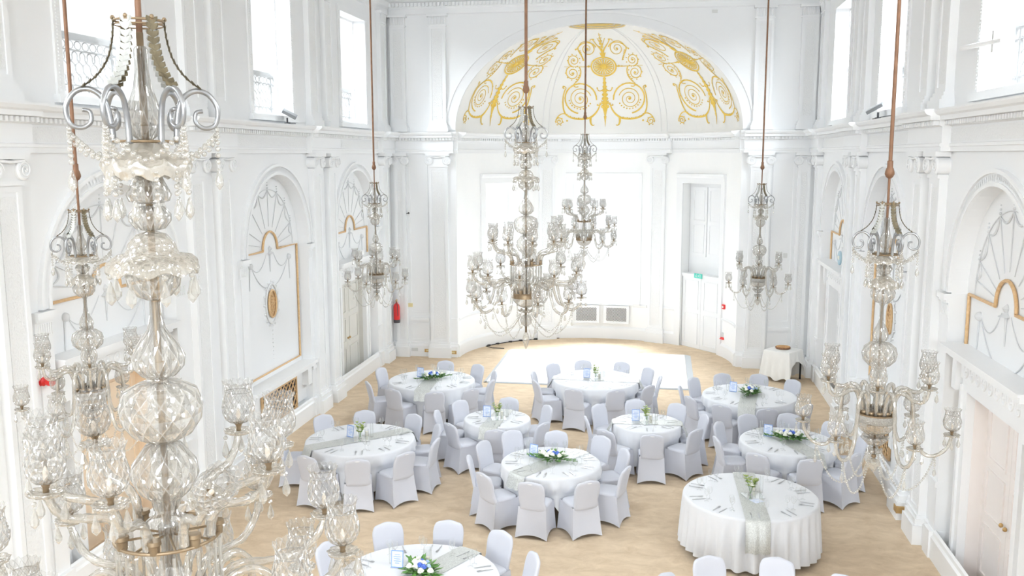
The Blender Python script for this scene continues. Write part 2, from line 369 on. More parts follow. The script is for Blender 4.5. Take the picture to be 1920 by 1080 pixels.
# gold ornament: strokes in panel coordinates (design grid), mapped to the dome
YT = [760, 720, 650, 560, 455, 395, 330, 270, 240, 200, 150, 105, 60]
TH = [0.2, 3.9, 10.5, 19.1, 29.4, 35.6, 42.6, 49.5, 53.1, 58.3, 65.6, 73.0, 80]
KK = [0.0696, 0.0698, 0.0702, 0.074, 0.079, 0.0835, 0.091, 0.102, 0.110, 0.125, 0.156, 0.22, 0.34]
def interp(y, L):
    if y >= YT[0]: return L[0]
    for i in range(len(YT)-1):
        if YT[i] >= y >= YT[i+1]:
            f = (YT[i]-y)/(YT[i]-YT[i+1]); return L[i]*(1-f)+L[i+1]*f
    return L[-1]
def DP(x, y, c, d=0.012):   # x right from panel centre line
    return DM(c-(x)*interp(y, KK), interp(y, TH), d)
def stroke(mb, pts, w, c):
    m = len(pts)
    P = [Vector(DP(x, y, c)) for x, y in pts]; ce = Vector((0, YB, ASP))
    vs = []
    for i, p in enumerate(P):
        t = P[min(i+1, m-1)]-P[max(i-1, 0)]
        if t.length < 1e-6: t = Vector((1, 0, 0))
        t.normalize(); n = (ce-p).normalized(); b = n.cross(t)
        ww = (w[0]+(w[1]-w[0])*i/(m-1)) if isinstance(w, tuple) else w
        ww = ww*0.5*0.0050
        vs += [p-b*ww, p+n*0.006, p+b*ww]
    fs = []
    for i in range(m-1): fs += [(3*i, 3*i+3, 3*i+4, 3*i+1), (3*i+1, 3*i+4, 3*i+5, 3*i+2)]
    mb.add(vs, fs)
def spiral(cx, cy_, r, turns, a0, d=1, n=18, r1=4, asp=1.0):
    L = []
    N = int(n*turns)
    for i in range(N+1):
        f = i/N; rr = r+(r1-r)*f; a = a0+d*2*pi*turns*f
        L.append((cx+rr*cos(a), cy_-rr*asp*sin(a)))
    return L
def bez(p0, p1, p2, p3, n=12):
    return [tuple(p0[k]*(1-t)**3+3*p1[k]*t*(1-t)**2+3*p2[k]*t*t*(1-t)+p3[k]*t**3 for k in (0, 1)) for t in [i/n for i in range(n+1)]]
def blob(mb, x, y, r, c, n=7):
    r *= .85
    P = [DP(x+r*cos(2*pi*i/n), y+r*sin(2*pi*i/n), c) for i in range(n)]; mb.add(P+[DP(x, y, c, 0.022)], [(i, (i+1) % n, n) for i in range(n)])
for c in (89.3, 147.4, 31.2):
    mb = MB()
    for s in (1, -1):
        def S(pts, w): stroke(mb, [(s*x, y) for x, y in pts], w, c)
        def B(x, y, r): blob(mb, s*x, y, r, c)
        big = spiral(159, 542, 105, 1.0, pi*1.02, -1, 26, 92); S(big[:20], 8)
        S(spiral(159, 542, 72, 2.6, pi*0.9, -1, 22, 4), (5, 3)); B(159, 542, 11)
        for i in range(1, 18, 2):
            x, y = big[i]; B(x, y, 7)
        for k in range(10):
            a = pi*1.15+k*0.28; B(159+72*cos(a), 542-66*sin(a), 6)
        gar = bez((106, 668), (150, 680), (230, 680), (262, 640)); S(gar, (9, 6))
        for i in range(1, 12): B(gar[i][0], gar[i][1]-4, 9 if i % 2 else 6)
        S(bez((262, 640), (285, 590), (270, 500), (250, 470)), (9, 6))
        S(bez((250, 470), (262, 450), (285, 455), (262, 475)), 5); B(270, 466, 7)
        S(bez((262, 640), (290, 630), (330, 660), (325, 700)), 6); S(spiral(302, 690, 27, 1.6, 0.3, 1, 16, 4), 5); B(250, 685, 8)
        for k in range(6): B(302+26*cos(k), 690+26*sin(k), 5)
        S(bez((30, 565), (40, 620), (70, 650), (106, 668)), (6, 12)); S(bez((95, 660), (100, 700), (88, 725), (70, 712)), (14, 4))
        S(bez((20, 560), (-5+20, 590), (70, 590), (-0+45, 575)), 5)
        S(bez((8, 475), (25, 500), (50, 490), (46, 468)), 5); B(48, 470, 6)
        S(bez((185, 432), (150, 400), (140, 360), (160, 330)), 6); S(bez((185, 432), (215, 450), (195, 470), (170, 460)), 5)
        for k in range(5): B(152+k*8, 372+k*14, 6)
        S(spiral(205, 372, 46, 1.9, 1.2, -1, 18, 4), (6, 3)); B(205, 374, 8)
        S(spiral(192, 290, 42, 1.9, -1.4, 1, 18, 4), (6, 3)); B(194, 290, 8)
        for k in range(9):
            B(205+46*cos(k*0.7), 372+46*sin(k*0.7), 5); B(192+42*cos(k*0.7), 290+42*sin(k*0.7), 5)
        S([(80, 328), (130, 330), (260, 330)], (7, 2)); B(98, 328, 9); B(120, 329, 6)
        S(bez((125, 290), (140, 240), (170, 220), (150, 195)), 6); S(spiral(95, 212, 54, 2.0, 0.3, 1, 20, 4), (6, 3)); B(95, 212, 9)
        S(bez((40, 200), (60, 160), (130, 160), (165, 215)), 7); B(172, 216, 7)
        for k in range(6): B(145-k*3, 225+k*12, 6)
        S(bez((0, 245), (10, 200), (40, 190), (55, 145)), (10, 4)); S(bez((50, 160), (60, 140), (75, 150), (70, 160)), 4); B(48, 150, 5)
        S([(0, 200), (14, 165), (24, 140)], 4)
    # centre spear, medallion, plume
    V = lambda pts, w: stroke(mb, pts, w, c)
    V([(0, 395), (0, 440), (0, 500), (0, 560), (0, 600)], (10, 26)); V([(0, 600), (0, 625), (0, 655)], (30, 8)); V([(0, 655), (0, 680)], (16, 8)); V([(0, 680), (0, 725)], (8, 1))
    for k in range(8):
        for s in (1, -1): blob(mb, s*(4+k*1.6), 410+k*26, 7+k, c)
    for a in range(-2, 3): V([(0, 600), (a*7, 570), (a*12, 552)], (10, 3))
    ring = [(80*cos(a*pi/16), 330+62*sin(a*pi/16)) for a in range(33)]; V(ring, 9)
    ring = [(66*cos(a*pi/16), 330+50*sin(a*pi/16)) for a in range(33)]; V(ring, 5)
    for k in range(20):
        a = k*pi/10; V([(14*cos(a), 330+11*sin(a)), (60*cos(a), 330+46*sin(a))], (4, 9))
    blob(mb, 0, 330, 20, c, 12)
    for a in range(-2, 3): V([(0, 275), (a*5, 255), (a*9, 236)], (10, 5))
    V([(0, 262), (-2, 215), (-5, 160), (-8, 105)], (9, 3))
    for k in range(5):
        for s in (1, -1): blob(mb, s*(9-k)-5, 200-k*20, 6.5-k*0.7, c)
    mb.obj('gilded_ornament', M['goldleaf'], dome)
# apex half rosette
mb = MB()
for i in range(48):
    a0, a1 = pi*i/48, pi*(i+1)/48
    for (r0, r1, dd) in ((0.0, 0.35, .01), (0.38, 0.5, .014), (0.53, 0.60, .02)):
        mb.add([DM(180*i/48, 90-r0*19, dd+.006), DM(180*i/48, 90-r1*19, dd), DM(180*(i+.75)/48, 90-r1*19, dd), DM(180*(i+.75)/48, 90-r0*19, dd+.006)], [(0, 1, 2, 3)])
mb.obj('apex_rosette', M['goldleaf'], dome)
mb = MB()
for c in (118.4, 115.4, 60.2, 63.2):
    mb.tube([DM(c, e, 0.004) for e in range(0, 79, 3)], 0.014, 6)
for e in (79,): mb.tube([DM(p_, e, 0.004) for p_ in range(2, 179, 4)], 0.015, 6)
mb.obj('rib_moulding', M['trim'], dome, smooth=True)
# archivolt on the back wall
mb = MB(); n = 72
def EL(t, d): return (-(AX+d)*cos(t), (ARISE+d)*sin(t)+ASP)
for (d0, d1, h) in ((0.0, 0.05, 0.05), (0.05, 0.24, 0.025), (0.24, 0.30, 0.06)):
    vs = []
    for i in range(n+1):
        t = pi*i/n
        for d, y in ((d0, 0), (d0, h), (d1, h), (d1, 0)):
            x, z = EL(t, d); vs.append((x, YB-y, z))
    mb.add(vs, [(4*i+k, 4*i+4+k, 4*i+5+k, 4*i+1+k) for i in range(n) for k in range(3)])
for i in range(2*n):
    t = pi*(i+.5)/(2*n)
    a = EL(t-.006, 0.07); b = EL(t+.006, 0.07); c_ = EL(t+.006, 0.22); d_ = EL(t-.006, 0.22)
    mb.add([(a[0], YB-.035, a[1]), (b[0], YB-.035, b[1]), (c_[0], YB-.035, c_[1]), (d_[0], YB-.035, d_[1])], [(0, 1, 2, 3)])
mb.obj(trimname(), M['trim'], kind='structure')

# entablature with dentils
ENT = [(0, 5.50), (0.05, 5.50), (0.05, 5.56), (0.07, 5.565), (0.07, 5.60), (0.045, 5.61), (0.045, 5.82), (0.08, 5.835), (0.08, 5.90), (0.20, 5.905), (0.20, 5.96), (0.25, 5.98), (0.28, 6.02), (0.28, 6.045), (0, 6.06)]
def along(path, nrm, extra=0.0, closed_ends=True, mbe=None, mbd=None, dstep=0.085):
    mbe.sweep(path, nrm, [(a+extra if 0 < i < len(ENT)-1 else a, z) for i, (a, z) in enumerate(ENT)])
    acc = 0.0
    for i in range(len(path)-1):
        p, q = Vector(path[i]), Vector(path[i+1]); L = (q-p).length; t = (q-p)/L; n_ = Vector((*nrm[i], 0))
        s_ = dstep-acc
        while s_ < L:
            c = p+t*s_
            a = c-t*0.022+n_*(0.07+extra); b = c+t*0.022+n_*(0.07+extra)
            e = n_*0.075
            vs = [a, b, b+e, a+e]; vs = [(v.x, v.y, 5.842) for v in vs]+[(v.x, v.y, 5.898) for v in vs]
            mbd.add(vs, [(0,3,2,1),(4,5,6,7),(0,1,5,4),(1,2,6,5),(2,3,7,6),(3,0,4,7)])
            s_ += dstep
        acc = L-(s_-dstep)
PIERS = [3.45, 8.7, 13.85, 18.9]
for s in (-1, 1):
    e, d = MB(), MB()
    along([(s*W, YN, 0), (s*W, YB, 0)], [(-s, 0)]*2, 0, mbe=e, mbd=d)
    for y in PIERS: along([(s*W, y-0.86, 0), (s*W, y+0.86, 0)], [(-s, 0)]*2, 0.12, mbe=e, mbd=d)
    along([(s*W, 22.85, 0), (s*W, YB, 0)], [(-s, 0)]*2, 0.12, mbe=e, mbd=d)
    o = e.obj(trimname(), M['trim'], kind='structure'); d.obj('dentil_course', M['trim'], o)
    r = MB(); r.box((min(s*W, s*(W-.052)), YN, 5.63), (max(s*W, s*(W-.052)), YB-.3, 5.80)); r.obj('carved_frieze', M['relief'], o)
    e, d = MB(), MB()
    along([(s*W, YB, 0), (s*3.62, YB, 0)], [(0, -1)]*2, 0, mbe=e, mbd=d)
    along([(s*4.55, YB, 0), (s*3.72, YB, 0)], [(0, -1)]*2, 0.10, mbe=e, mbd=d)
    o = e.obj(trimname(), M['trim'], kind='structure'); d.obj('dentil_course', M['trim'], o)
e, d = MB(), MB()
tt = list(range(0, 181, 4))
pp = [AP(t, 0) for t in tt]
def apn(t):
    v = Vector((-cos(rad(t))/AX, -sin(rad(t))/AY)); v.normalize(); return (v.x, v.y)
along(pp, [apn(t) for t in tt], 0, mbe=e, mbd=d)
for (a, b) in ((57, 70), (110, 123)):
    q = [a+(b-a)*i/4 for i in range(5)]; along([AP(t, 0) for t in q], [apn(t) for t in q], 0.10, mbe=e, mbd=d)
o = e.obj(trimname(), M['trim'], kind='structure', smooth=True, angle=20); d.obj('dentil_course', M['trim'], o)
# upper cornice
for path, nrm in (([(-W, YN, 0), (-W, YB, 0)], (1, 0)), ([(W, YN, 0), (W, YB, 0)], (-1, 0)), ([(-W, YB, 0), (W, YB, 0)], (0, -1))):
    e = MB(); e.sweep(path, [nrm]*2, [(0, 9.06), (0.05, 9.08), (0.05, 9.2), (0.09, 9.24), (0.12, 9.36), (0.28, 9.40), (0.33, 9.50), (0, 9.55)])
    o = e.obj(trimname(), M['trim'], kind='structure')
    if nrm[1]:
        d = MB(); x = -W+.1
        while x < W-.1: d.box((x, YB-.17, 9.26), (x+.055, YB-.06, 9.345)); x += .10
        d.obj('dentil_course', M['trim'], o)

# pilasters
def pil(x, y, nx, ny, z0, z1, w, kind):
    """local frame: u along the wall, n out of it"""
    tx, ty = -ny, nx
    R = Matrix(((tx, nx, 0, x), (ty, ny, 0, y), (0, 0, 1, 0), (0, 0, 0, 1)))
    b = MB(); b.T = R; h = w/2; D = 0.11
    lower = kind == 'ionic'
    bz = z0+(0.42 if lower else 0.22); cz = z1-(0.36 if lower else 0.30)
    b.box((-h+.004, 0, bz), (h-.004, D-.02, cz))
    rw = 0.07
    b.box((-h, 0, bz), (-h+rw, D, cz)); b.box((h-rw, 0, bz), (h, D, cz)); b.box((-h+rw, 0, cz-rw), (h-rw, D, cz)); b.box((-h+rw, 0, bz), (h-rw, D, bz+rw))
    # base
    b.box((-h-.06, 0, z0), (h+.06, D+.08, z0+(0.28 if lower else 0.12)))
    b.box((-h-.04, 0, z0+(0.28 if lower else 0.12)), (h+.04, D+.05, bz-.05)); b.box((-h-.02, 0, bz-.05), (h+.02, D+.025, bz))
    o = b.obj(trimname(), M['trim'], kind='structure')
    r = MB(); r.T = R; r.box((-h+rw+.03, D-.03, bz+rw+.05), (h-rw-.03, D-.012, cz-rw-.05)); r.obj('carved_panel', M['relief'], o)
    c = MB(); c.T = R
    if lower:
        c.box((-h-.02, 0, cz), (h+.02, D+.03, cz+.05)); c.box((-h, 0, cz+.05), (h, D+.02, z1-.08))
        c.box((-h-.07, 0, z1-.07), (h+.07, D+.09, z1))
        for s in (-1, 1):
            cx = s*(h-.01); zc = z1-.19; pr = [(0.001, 0.0), (0.115, 0.0), (0.115, D+.05), (0.095, D+.07), (0.001, D+.06)]
            vs = []; n_ = 18
            for i in range(n_):
                a = 2*pi*i/n_
                for r_, y_ in pr: vs.append((cx+r_*cos(a), y_, zc+r_*sin(a)))
            m_ = len(pr); c.add(vs, [(i*m_+j, ((i+1) % n_)*m_+j, ((i+1) % n_)*m_+j+1, i*m_+j+1) for i in range(n_) for j in range(m_-1)])
            sp_ = [(cx+s*(-1)*(.1*(1-f/26))*cos(f*.5), D+.075, zc+(.1*(1-f/26))*sin(f*.5)) for f in range(26)]
            c.tube(sp_, .009, 5)
        c.tube([(-h+.02, D+.07, z1-.085), (0, D+.06, z1-.10), (h-.02, D+.07, z1-.085)], .02, 6)
    else:
        c.box((-h-.02, 0, cz), (h+.02, D+.02, cz+.03)); c.box((-h, 0, cz+.03), (h, D, z1-.06)); c.box((-h-.05, 0, z1-.06), (h+.05, D+.06, z1))
        for k in range(5):
            xx = -h+.05+k*(w-.1)/4; c.tube([(xx, D+.005, cz+.05), (xx, D+.02, z1-.12), (xx, D+.045, z1-.07)], .018, 6)
    c.obj('capital', M['trim'], o, smooth=True, angle=40)
PW2 = 0.46
for s in (-1, 1):
    for y in PIERS[1:]:
        for dy in (-.45, .45):
            pil(s*W, y+dy, -s, 0, 0, 5.5, PW2, 'ionic'); pil(s*W, y+dy, -s, 0, 6.06, 9.06, PW2, 'corn')
    pil(s*W, 23.3, -s, 0, 0, 5.5, PW2, 'ionic'); pil(s*W, 23.3, -s, 0, 6.06, 9.06, PW2, 'corn')
    pil(s*4.15, YB, 0, -1, 0, 5.5, 0.5, 'ionic'); pil(s*4.13, YB, 0, -1, 6.06, 9.06, 0.44, 'corn')
    pil(s*5.2, YB, 0, -1, 6.06, 9.06, 0.40, 'corn'); pil(s*5.2, YB, 0, -1, 0, 5.5, 0.30, 'ionic')
    # dado panel between
    b = MB()
    x0, x1 = sorted((s*4.46, s*4.98))
    for z in (1.0,): b.box((x0, YB-.05, z), (x1, YB, z+.07)); b.box((x0, YB-.03, z-.04), (x1, YB, z))
    for (zz0, zz1) in ((.45, .92), (1.2, 5.35)):
        b.box((x0, YB-.02, zz0), (x0+.03, YB, zz1)); b.box((x1-.03, YB-.02, zz0), (x1, YB, zz1)); b.box((x0, YB-.02, zz0), (x1, YB, zz0+.03)); b.box((x0, YB-.02, zz1-.03), (x1, YB, zz1))
    xa, xb = sorted((s*3.68, s*3.86)); b.box((xa, YB-.045, 1.0), (xb, YB, 1.07))
    b.obj(trimname(), M['trim'], kind='structure')
    b = MB(); xs = sorted((s*3.68, s*W)); b.sweep([(xs[0], YB, 0), (xs[1], YB, 0)], [(0, -1)]*2, [(0, 0), (0.06, 0), (0.06, 0.30), (0.035, 0.33), (0.03, 0.38), (0, 0.40)])
    b.obj('baseboard_back_left' if s < 0 else 'baseboard_back_right', M['trim'], kind='structure')
for t in (64, 116.3):
    x, y, z = AP(t, 0); n_ = apn(t); pil(x-n_[0]*.03, y-n_[1]*.03, n_[0], n_[1], 0, 5.5, 0.46, 'ionic')
# apse skirting and dado rail
b = MB()
for (a, b_) in ((0, 25.5), (51, 180)):
    q = [a+(b_-a)*i/40 for i in range(41)]
    b.sweep([AP(t, 0) for t in q], [apn(t) for t in q], [(0, 0), (0.05, 0), (0.05, 0.30), (0.03, 0.34), (0, 0.37)])
for (a, b_) in ((2, 23.5), (53, 60), (68.5, 75), (104, 112), (120.5, 128), (152, 178)):
    q = [a+(b_-a)*i/10 for i in range(11)]
    b.sweep([AP(t, 0) for t in q], [apn(t) for t in q], [(0, .98), (0.03, .99), (0.045, 1.04), (0.02, 1.07), (0, 1.07)])
b.obj('baseboard_apse', M['trim'], kind='structure', smooth=True, angle=20)
# apse window/door surrounds
def apse_frame(t0, t1, z0, z1, wdeg, sill=True):
    b = MB()
    q = lambda a, c, n=10: [a+(c-a)*i/n for i in range(n+1)]
    for (a, c) in ((t0-wdeg, t0), (t1, t1+wdeg)):
        L = q(a, c, 3)
        b.sweep([AP(t, 0) for t in L], [apn(t) for t in L], [(0, z0), (0.05, z0), (0.05, z1), (0, z1)])
    L = q(t0-wdeg, t1+wdeg); b.sweep([AP(t, 0) for t in L], [apn(t) for t in L], [(0, z1), (0.05, z1), (0.055, z1+.15), (0.09, z1+.2), (0.10, z1+.26), (0, z1+.28)])
    if sill: b.sweep([AP(t, 0) for t in L], [apn(t) for t in L], [(0, z0-.06), (0.06, z0-.06), (0.08, z0), (0, z0)])
    b.obj(trimname(), M['trim'], kind='structure')
apse_frame(75.2, 103.8, 1.08, 4.66, 3.4); apse_frame(128.8, 151.0, 1.08, 4.66, 3.4); apse_frame(25.5, 51, 0, 4.66, 3.2, False)
# apse windows: sash frames set in the reveal
def sash(idx, t0, t1, z0, z1, bars, shutter=False):
    A = Vector(AP(t0, 0, .34)); Bp = Vector(AP(t1, 0, .34)); L = (Bp-A).length; d = (Bp-A)/L; n_ = Vector((-d.y, d.x, 0))
    R = Matrix(((d.x, n_.x, 0, A.x), (d.y, n_.y, 0, A.y), (0, 0, 1, 0), (0, 0, 0, 1)))
    f = MB(); f.T = R; fw = .045
    f.box((0, -.03, z0), (fw, .03, z1)); f.box((L-fw, -.03, z0), (L, .03, z1)); f.box((0, -.03, z0), (L, .03, z0+fw)); f.box((0, -.03, z1-fw), (L, .03, z1))
    for k in range(1, bars[0]): x = L*k/bars[0]; f.box((x-.012, -.02, z0), (x+.012, .02, z1))
    for k in range(1, bars[1]): z = z0+(z1-z0)*k/bars[1]; f.box((0, -.02, z-.012), (L, .02, z+.012))
    o = f.obj('window_%d' % idx, M['trim'], kind='structure')
    g = MB(); g.T = R; g.box((fw, -.004, z0+fw), (L-fw, .004, z1-fw)); g.obj('pane', M['pane'], o)
    return o
w1 = sash(1, 75.2, 103.8, 1.08, 4.66, (1, 1)); w2 = sash(2, 128.8, 151.0, 1.08, 4.66, (4, 7))
# folded shutters lining the reveals
def shutter(par, t, d0, d1, z0, z1, tin):
    A = Vector(AP(t+tin, 0, d0)); Bq = Vector(AP(t+tin, 0, d1)); L = (Bq-A).length; d = (Bq-A)/L; n_ = Vector((-d.y, d.x, 0))
    f = MB(); f.T = Matrix(((d.x, n_.x, 0, A.x), (d.y, n_.y, 0, A.y), (0, 0, 1, 0), (0, 0, 0, 1)))
    f.box((0, -.02, z0), (L, .02, z1)); H = (z1-z0)/2
    for k in range(2):
        a, c = z0+k*H+.08, z0+(k+1)*H-.08
        f.box((.05, -.032, a), (L-.05, .032, a+.02)); f.box((.05, -.032, c-.02), (L-.05, .032, c)); f.box((.05, -.032, a), (.065, .032, c)); f.box((L-.065, -.032, a), (L-.05, .032, c))
    f.obj('shutter', M['trim'], par)
shutter(w1, 75.2, .06, .32, 1.12, 4.6, .6); shutter(w1, 103.8, .06, .32, 1.12, 4.6, -.6)
# narrow dark strip either side of the central sash
for t in (76.2, 102.8):
    f = MB(); a = AP(t, 1.14, .325); f.box((a[0]-.012, a[1]-.012, 1.14), (a[0]+.012, a[1]+.012, 4.60)); f.obj('sash_gap', M['fan'], w1)
# inner shutter wall of the left window
A = AP(131, 0, .10); f = MB()
L2 = [131+i*1.1 for i in range(5)]
f.sweep([AP(t, 0, .16) for t in L2], [apn(t) for t in L2], [(0, 1.1), (.04, 1.1), (.04, 4.62), (0, 4.62)]); f.obj('shutter', M['trim'], w2)
# radiator grilles under the central window
for gi, (t0, t1) in enumerate(((77.4, 88.3), (91.6, 102.6))):
    A = Vector(AP(t0, 0)); Bp = Vector(AP(t1, 0)); Lg = (Bp-A).length; d = (Bp-A)/Lg; n_ = Vector((-d.y, d.x, 0))
    off = 0.05
    if True:
        R = Matrix(((d.x, -n_.x, 0, A.x-n_.x*(-off)*-1), (d.y, -n_.y, 0, A.y-n_.y*(-off)*-1), (0, 0, 1, 0), (0, 0, 0, 1)))
    inward = Vector((0, -1, 0)); nn = n_ if n_.dot(inward) > 0 else -n_
    R = Matrix(((d.x, nn.x, 0, A.x+nn.x*.07), (d.y, nn.y, 0, A.y+nn.y*.07), (0, 0, 1, 0), (0, 0, 0, 1)))
    root = empty('radiator_grille', (0, 0, 0), 0, ['white diamond-hole radiator grille, right-hand one under the tall apse window', 'white diamond-hole radiator grille, left-hand one under the tall apse window'][gi], 'grille', 'apse grilles')
    f = MB(); f.T = R; f.box((0, -.03, .50), (Lg, -.02, .98)); f.obj('dark_backing', M['darkgrey'], root)
    f = MB(); holes = []
    nx_, nz_ = 13, 9
    for i in range(nx_):
        for j in range(nz_):
            for q_ in ((0, 0), (.5, .5)):
                u = .05+(i+q_[0]+.25)*(Lg-.1)/nx_; v = .54+(j+q_[1]+.25)*.40/nz_; r_ = .0175
                holes.append([(u-r_, v), (u, v-r_), (u+r_, v), (u, v+r_)])
    f.T = R; f.plate(rect(0, Lg, .50, .98), holes, lambda u, v, w: (u, w, v), 0, .012); f.obj('panel', M['trim'], root)
    f = MB(); f.T = R
    for (a, c) in (((-.03, -.01, .47), (Lg+.03, .03, .50)), ((-.03, -.01, .98), (Lg+.03, .03, 1.01)), ((-.03, -.01, .5), (0, .03, .98)), ((Lg, -.01, .5), (Lg+.03, .03, .98))): f.box(a, c)
    f.obj('frame', M['trim'], root)

# double doors in the right apse bay
D1 = Vector(AP(25.7, 0, .02)); D2 = Vector(AP(50.8, 0, .02)); L = (D2-D1).length; d = (D2-D1)/L; n_ = Vector((-d.y, d.x, 0))
if n_.dot(Vector((-1, -1, 0))) < 0: n_ = -n_
R = Matrix(((d.x, n_.x, 0, D1.x-n_.x*.02), (d.y, n_.y, 0, D1.y-n_.y*.02), (0, 0, 1, 0), (0, 0, 0, 1)))
dr = empty('door_1', (0, 0, 0), 0, kind='structure')
for k in range(2):
    f = MB(); f.T = R; a, c = (k*L/2+.006, (k+1)*L/2-.006); f.box((a, -.05, .01), (c, 0, 2.02))
    for (z0, z1) in ((.12, 1.0), (1.12, 1.94)):
        for bx in (((a+.1, 0, z0), (c-.1, .015, z0+.025)), ((a+.1, 0, z1-.025), (c-.1, .015, z1)), ((a+.1, 0, z0), (a+.125, .015, z1)), ((c-.125, 0, z0), (c-.1, .015, z1))): f.box(*bx)
    o = f.obj('door_leaf', M['trim'], dr)
f = MB(); f.T = R; f.box((-.02, -.30, 2.06), (L+.02, .05, 2.12)); f.box((-.02, -.04, 2.02), (L+.02, .02, 2.07)); f.obj('ledge', M['trim'], dr)
f = MB(); f.T = R; f.box((L/2-.008, -.04, .0), (L/2+.008, -.005, 2.02)); f.box((0, -.04, 0), (L, -.01, .012)); f.obj('door_gap', M['fan'], dr)
# panelled linings above the ledge
f = MB(); f.T = R; f.box((-.05, -.29, 2.12), (L+.05, -.27, 4.70)); f.obj('added_back_board', M['trim'], dr)  # board added to fill and lighten the dark recess between the panels
for (a, c, y_) in ((.20, .80, -.265), (.84, 1.42, -.265)):
    f = MB(); f.T = R; f.box((a, y_, 2.6), (c, y_+.03, 4.55))
    for (z0, z1) in ((2.68, 3.5), (3.6, 4.47)):
        for bx in (((a+.08, y_+.03, z0), (c-.08, y_+.045, z0+.02)), ((a+.08, y_+.03, z1-.02), (c-.08, y_+.045, z1)), ((a+.08, y_+.03, z0), (a+.1, y_+.045, z1)), ((c-.1, y_+.03, z0), (c-.08, y_+.045, z1))): f.box(*bx)
    f.obj('lining_panel', M['trim'], dr)
# exit sign on the ledge
es = MB(); es.T = R; es.box((L*.44, .055, 2.03), (L*.44+.30, .075, 2.16)); eo = es.obj('exit_sign', M['signgreen'])
tag(eo, 'small green exit sign with white pictograms above the white double doors', 'sign')
es = MB(); es.T = R; u0 = L*.44
es.tube([(u0+.20, .078, 2.06), (u0+.22, .078, 2.09), (u0+.21, .078, 2.12), (u0+.24, .078, 2.07)], .006, 5); es.sphere((u0+.205, .078, 2.14), .009)
es.box((u0+.05, .076, 2.055), (u0+.055, .08, 2.14)); es.box((u0+.05, .076, 2.135), (u0+.10, .08, 2.14)); es.box((u0+.095, .076, 2.055), (u0+.10, .08, 2.14))
es.box((u0+.125, .076, 2.09), (u0+.165, .08, 2.1)); es.tube([(u0+.14, .078, 2.115), (u0+.12, .078, 2.095), (u0+.14, .078, 2.075)], .004, 5)
es.obj('pictogram', M['white'], eo)
for nm, t, z, sz, lb in (('call_point', 20.5, 1.38, .1, 'red square fire call point on the wall right of the double doors'), ('warning_sign', 21.2, .52, .08, 'small red sign low on the wall beside the double doors')):
    x, y, zz = AP(t, z); nx, ny = apn(t)
    f = MB(); f.T = Matrix(((-ny, nx, 0, x), (nx, ny, 0, y), (0, 0, 1, z), (0, 0, 0, 1)))
    if nm == 'call_point':
        f.box((-.06, 0, -.06), (.06, .05, .06)); o = f.obj(nm, M['redpaint']); g = MB(); g.T = f.T; g.box((-.04, .05, -.03), (.04, .055, .02)); g.obj('glass_cover', M['petalw'], o)
    else:
        f.add([(-.09, .0, -.04), (.09, 0, -.04), (.09, .06, -.04), (-.09, .06, -.04), (-.04, 0, .02), (.04, 0, .02), (.04, .03, .02), (-.04, .03, .02)], [(0,3,2,1),(4,5,6,7),(0,1,5,4),(1,2,6,5),(2,3,7,6),(3,0,4,7)])
        o = f.obj(nm, M['redpaint']); g = MB(); g.T = f.T; g.box((-.035, 0, .02), (.035, .03, .14)); g.obj('grey_tab', M['greyplate'], o)
    tag(o, lb, 'sign' if nm != 'call_point' else 'fire alarm')

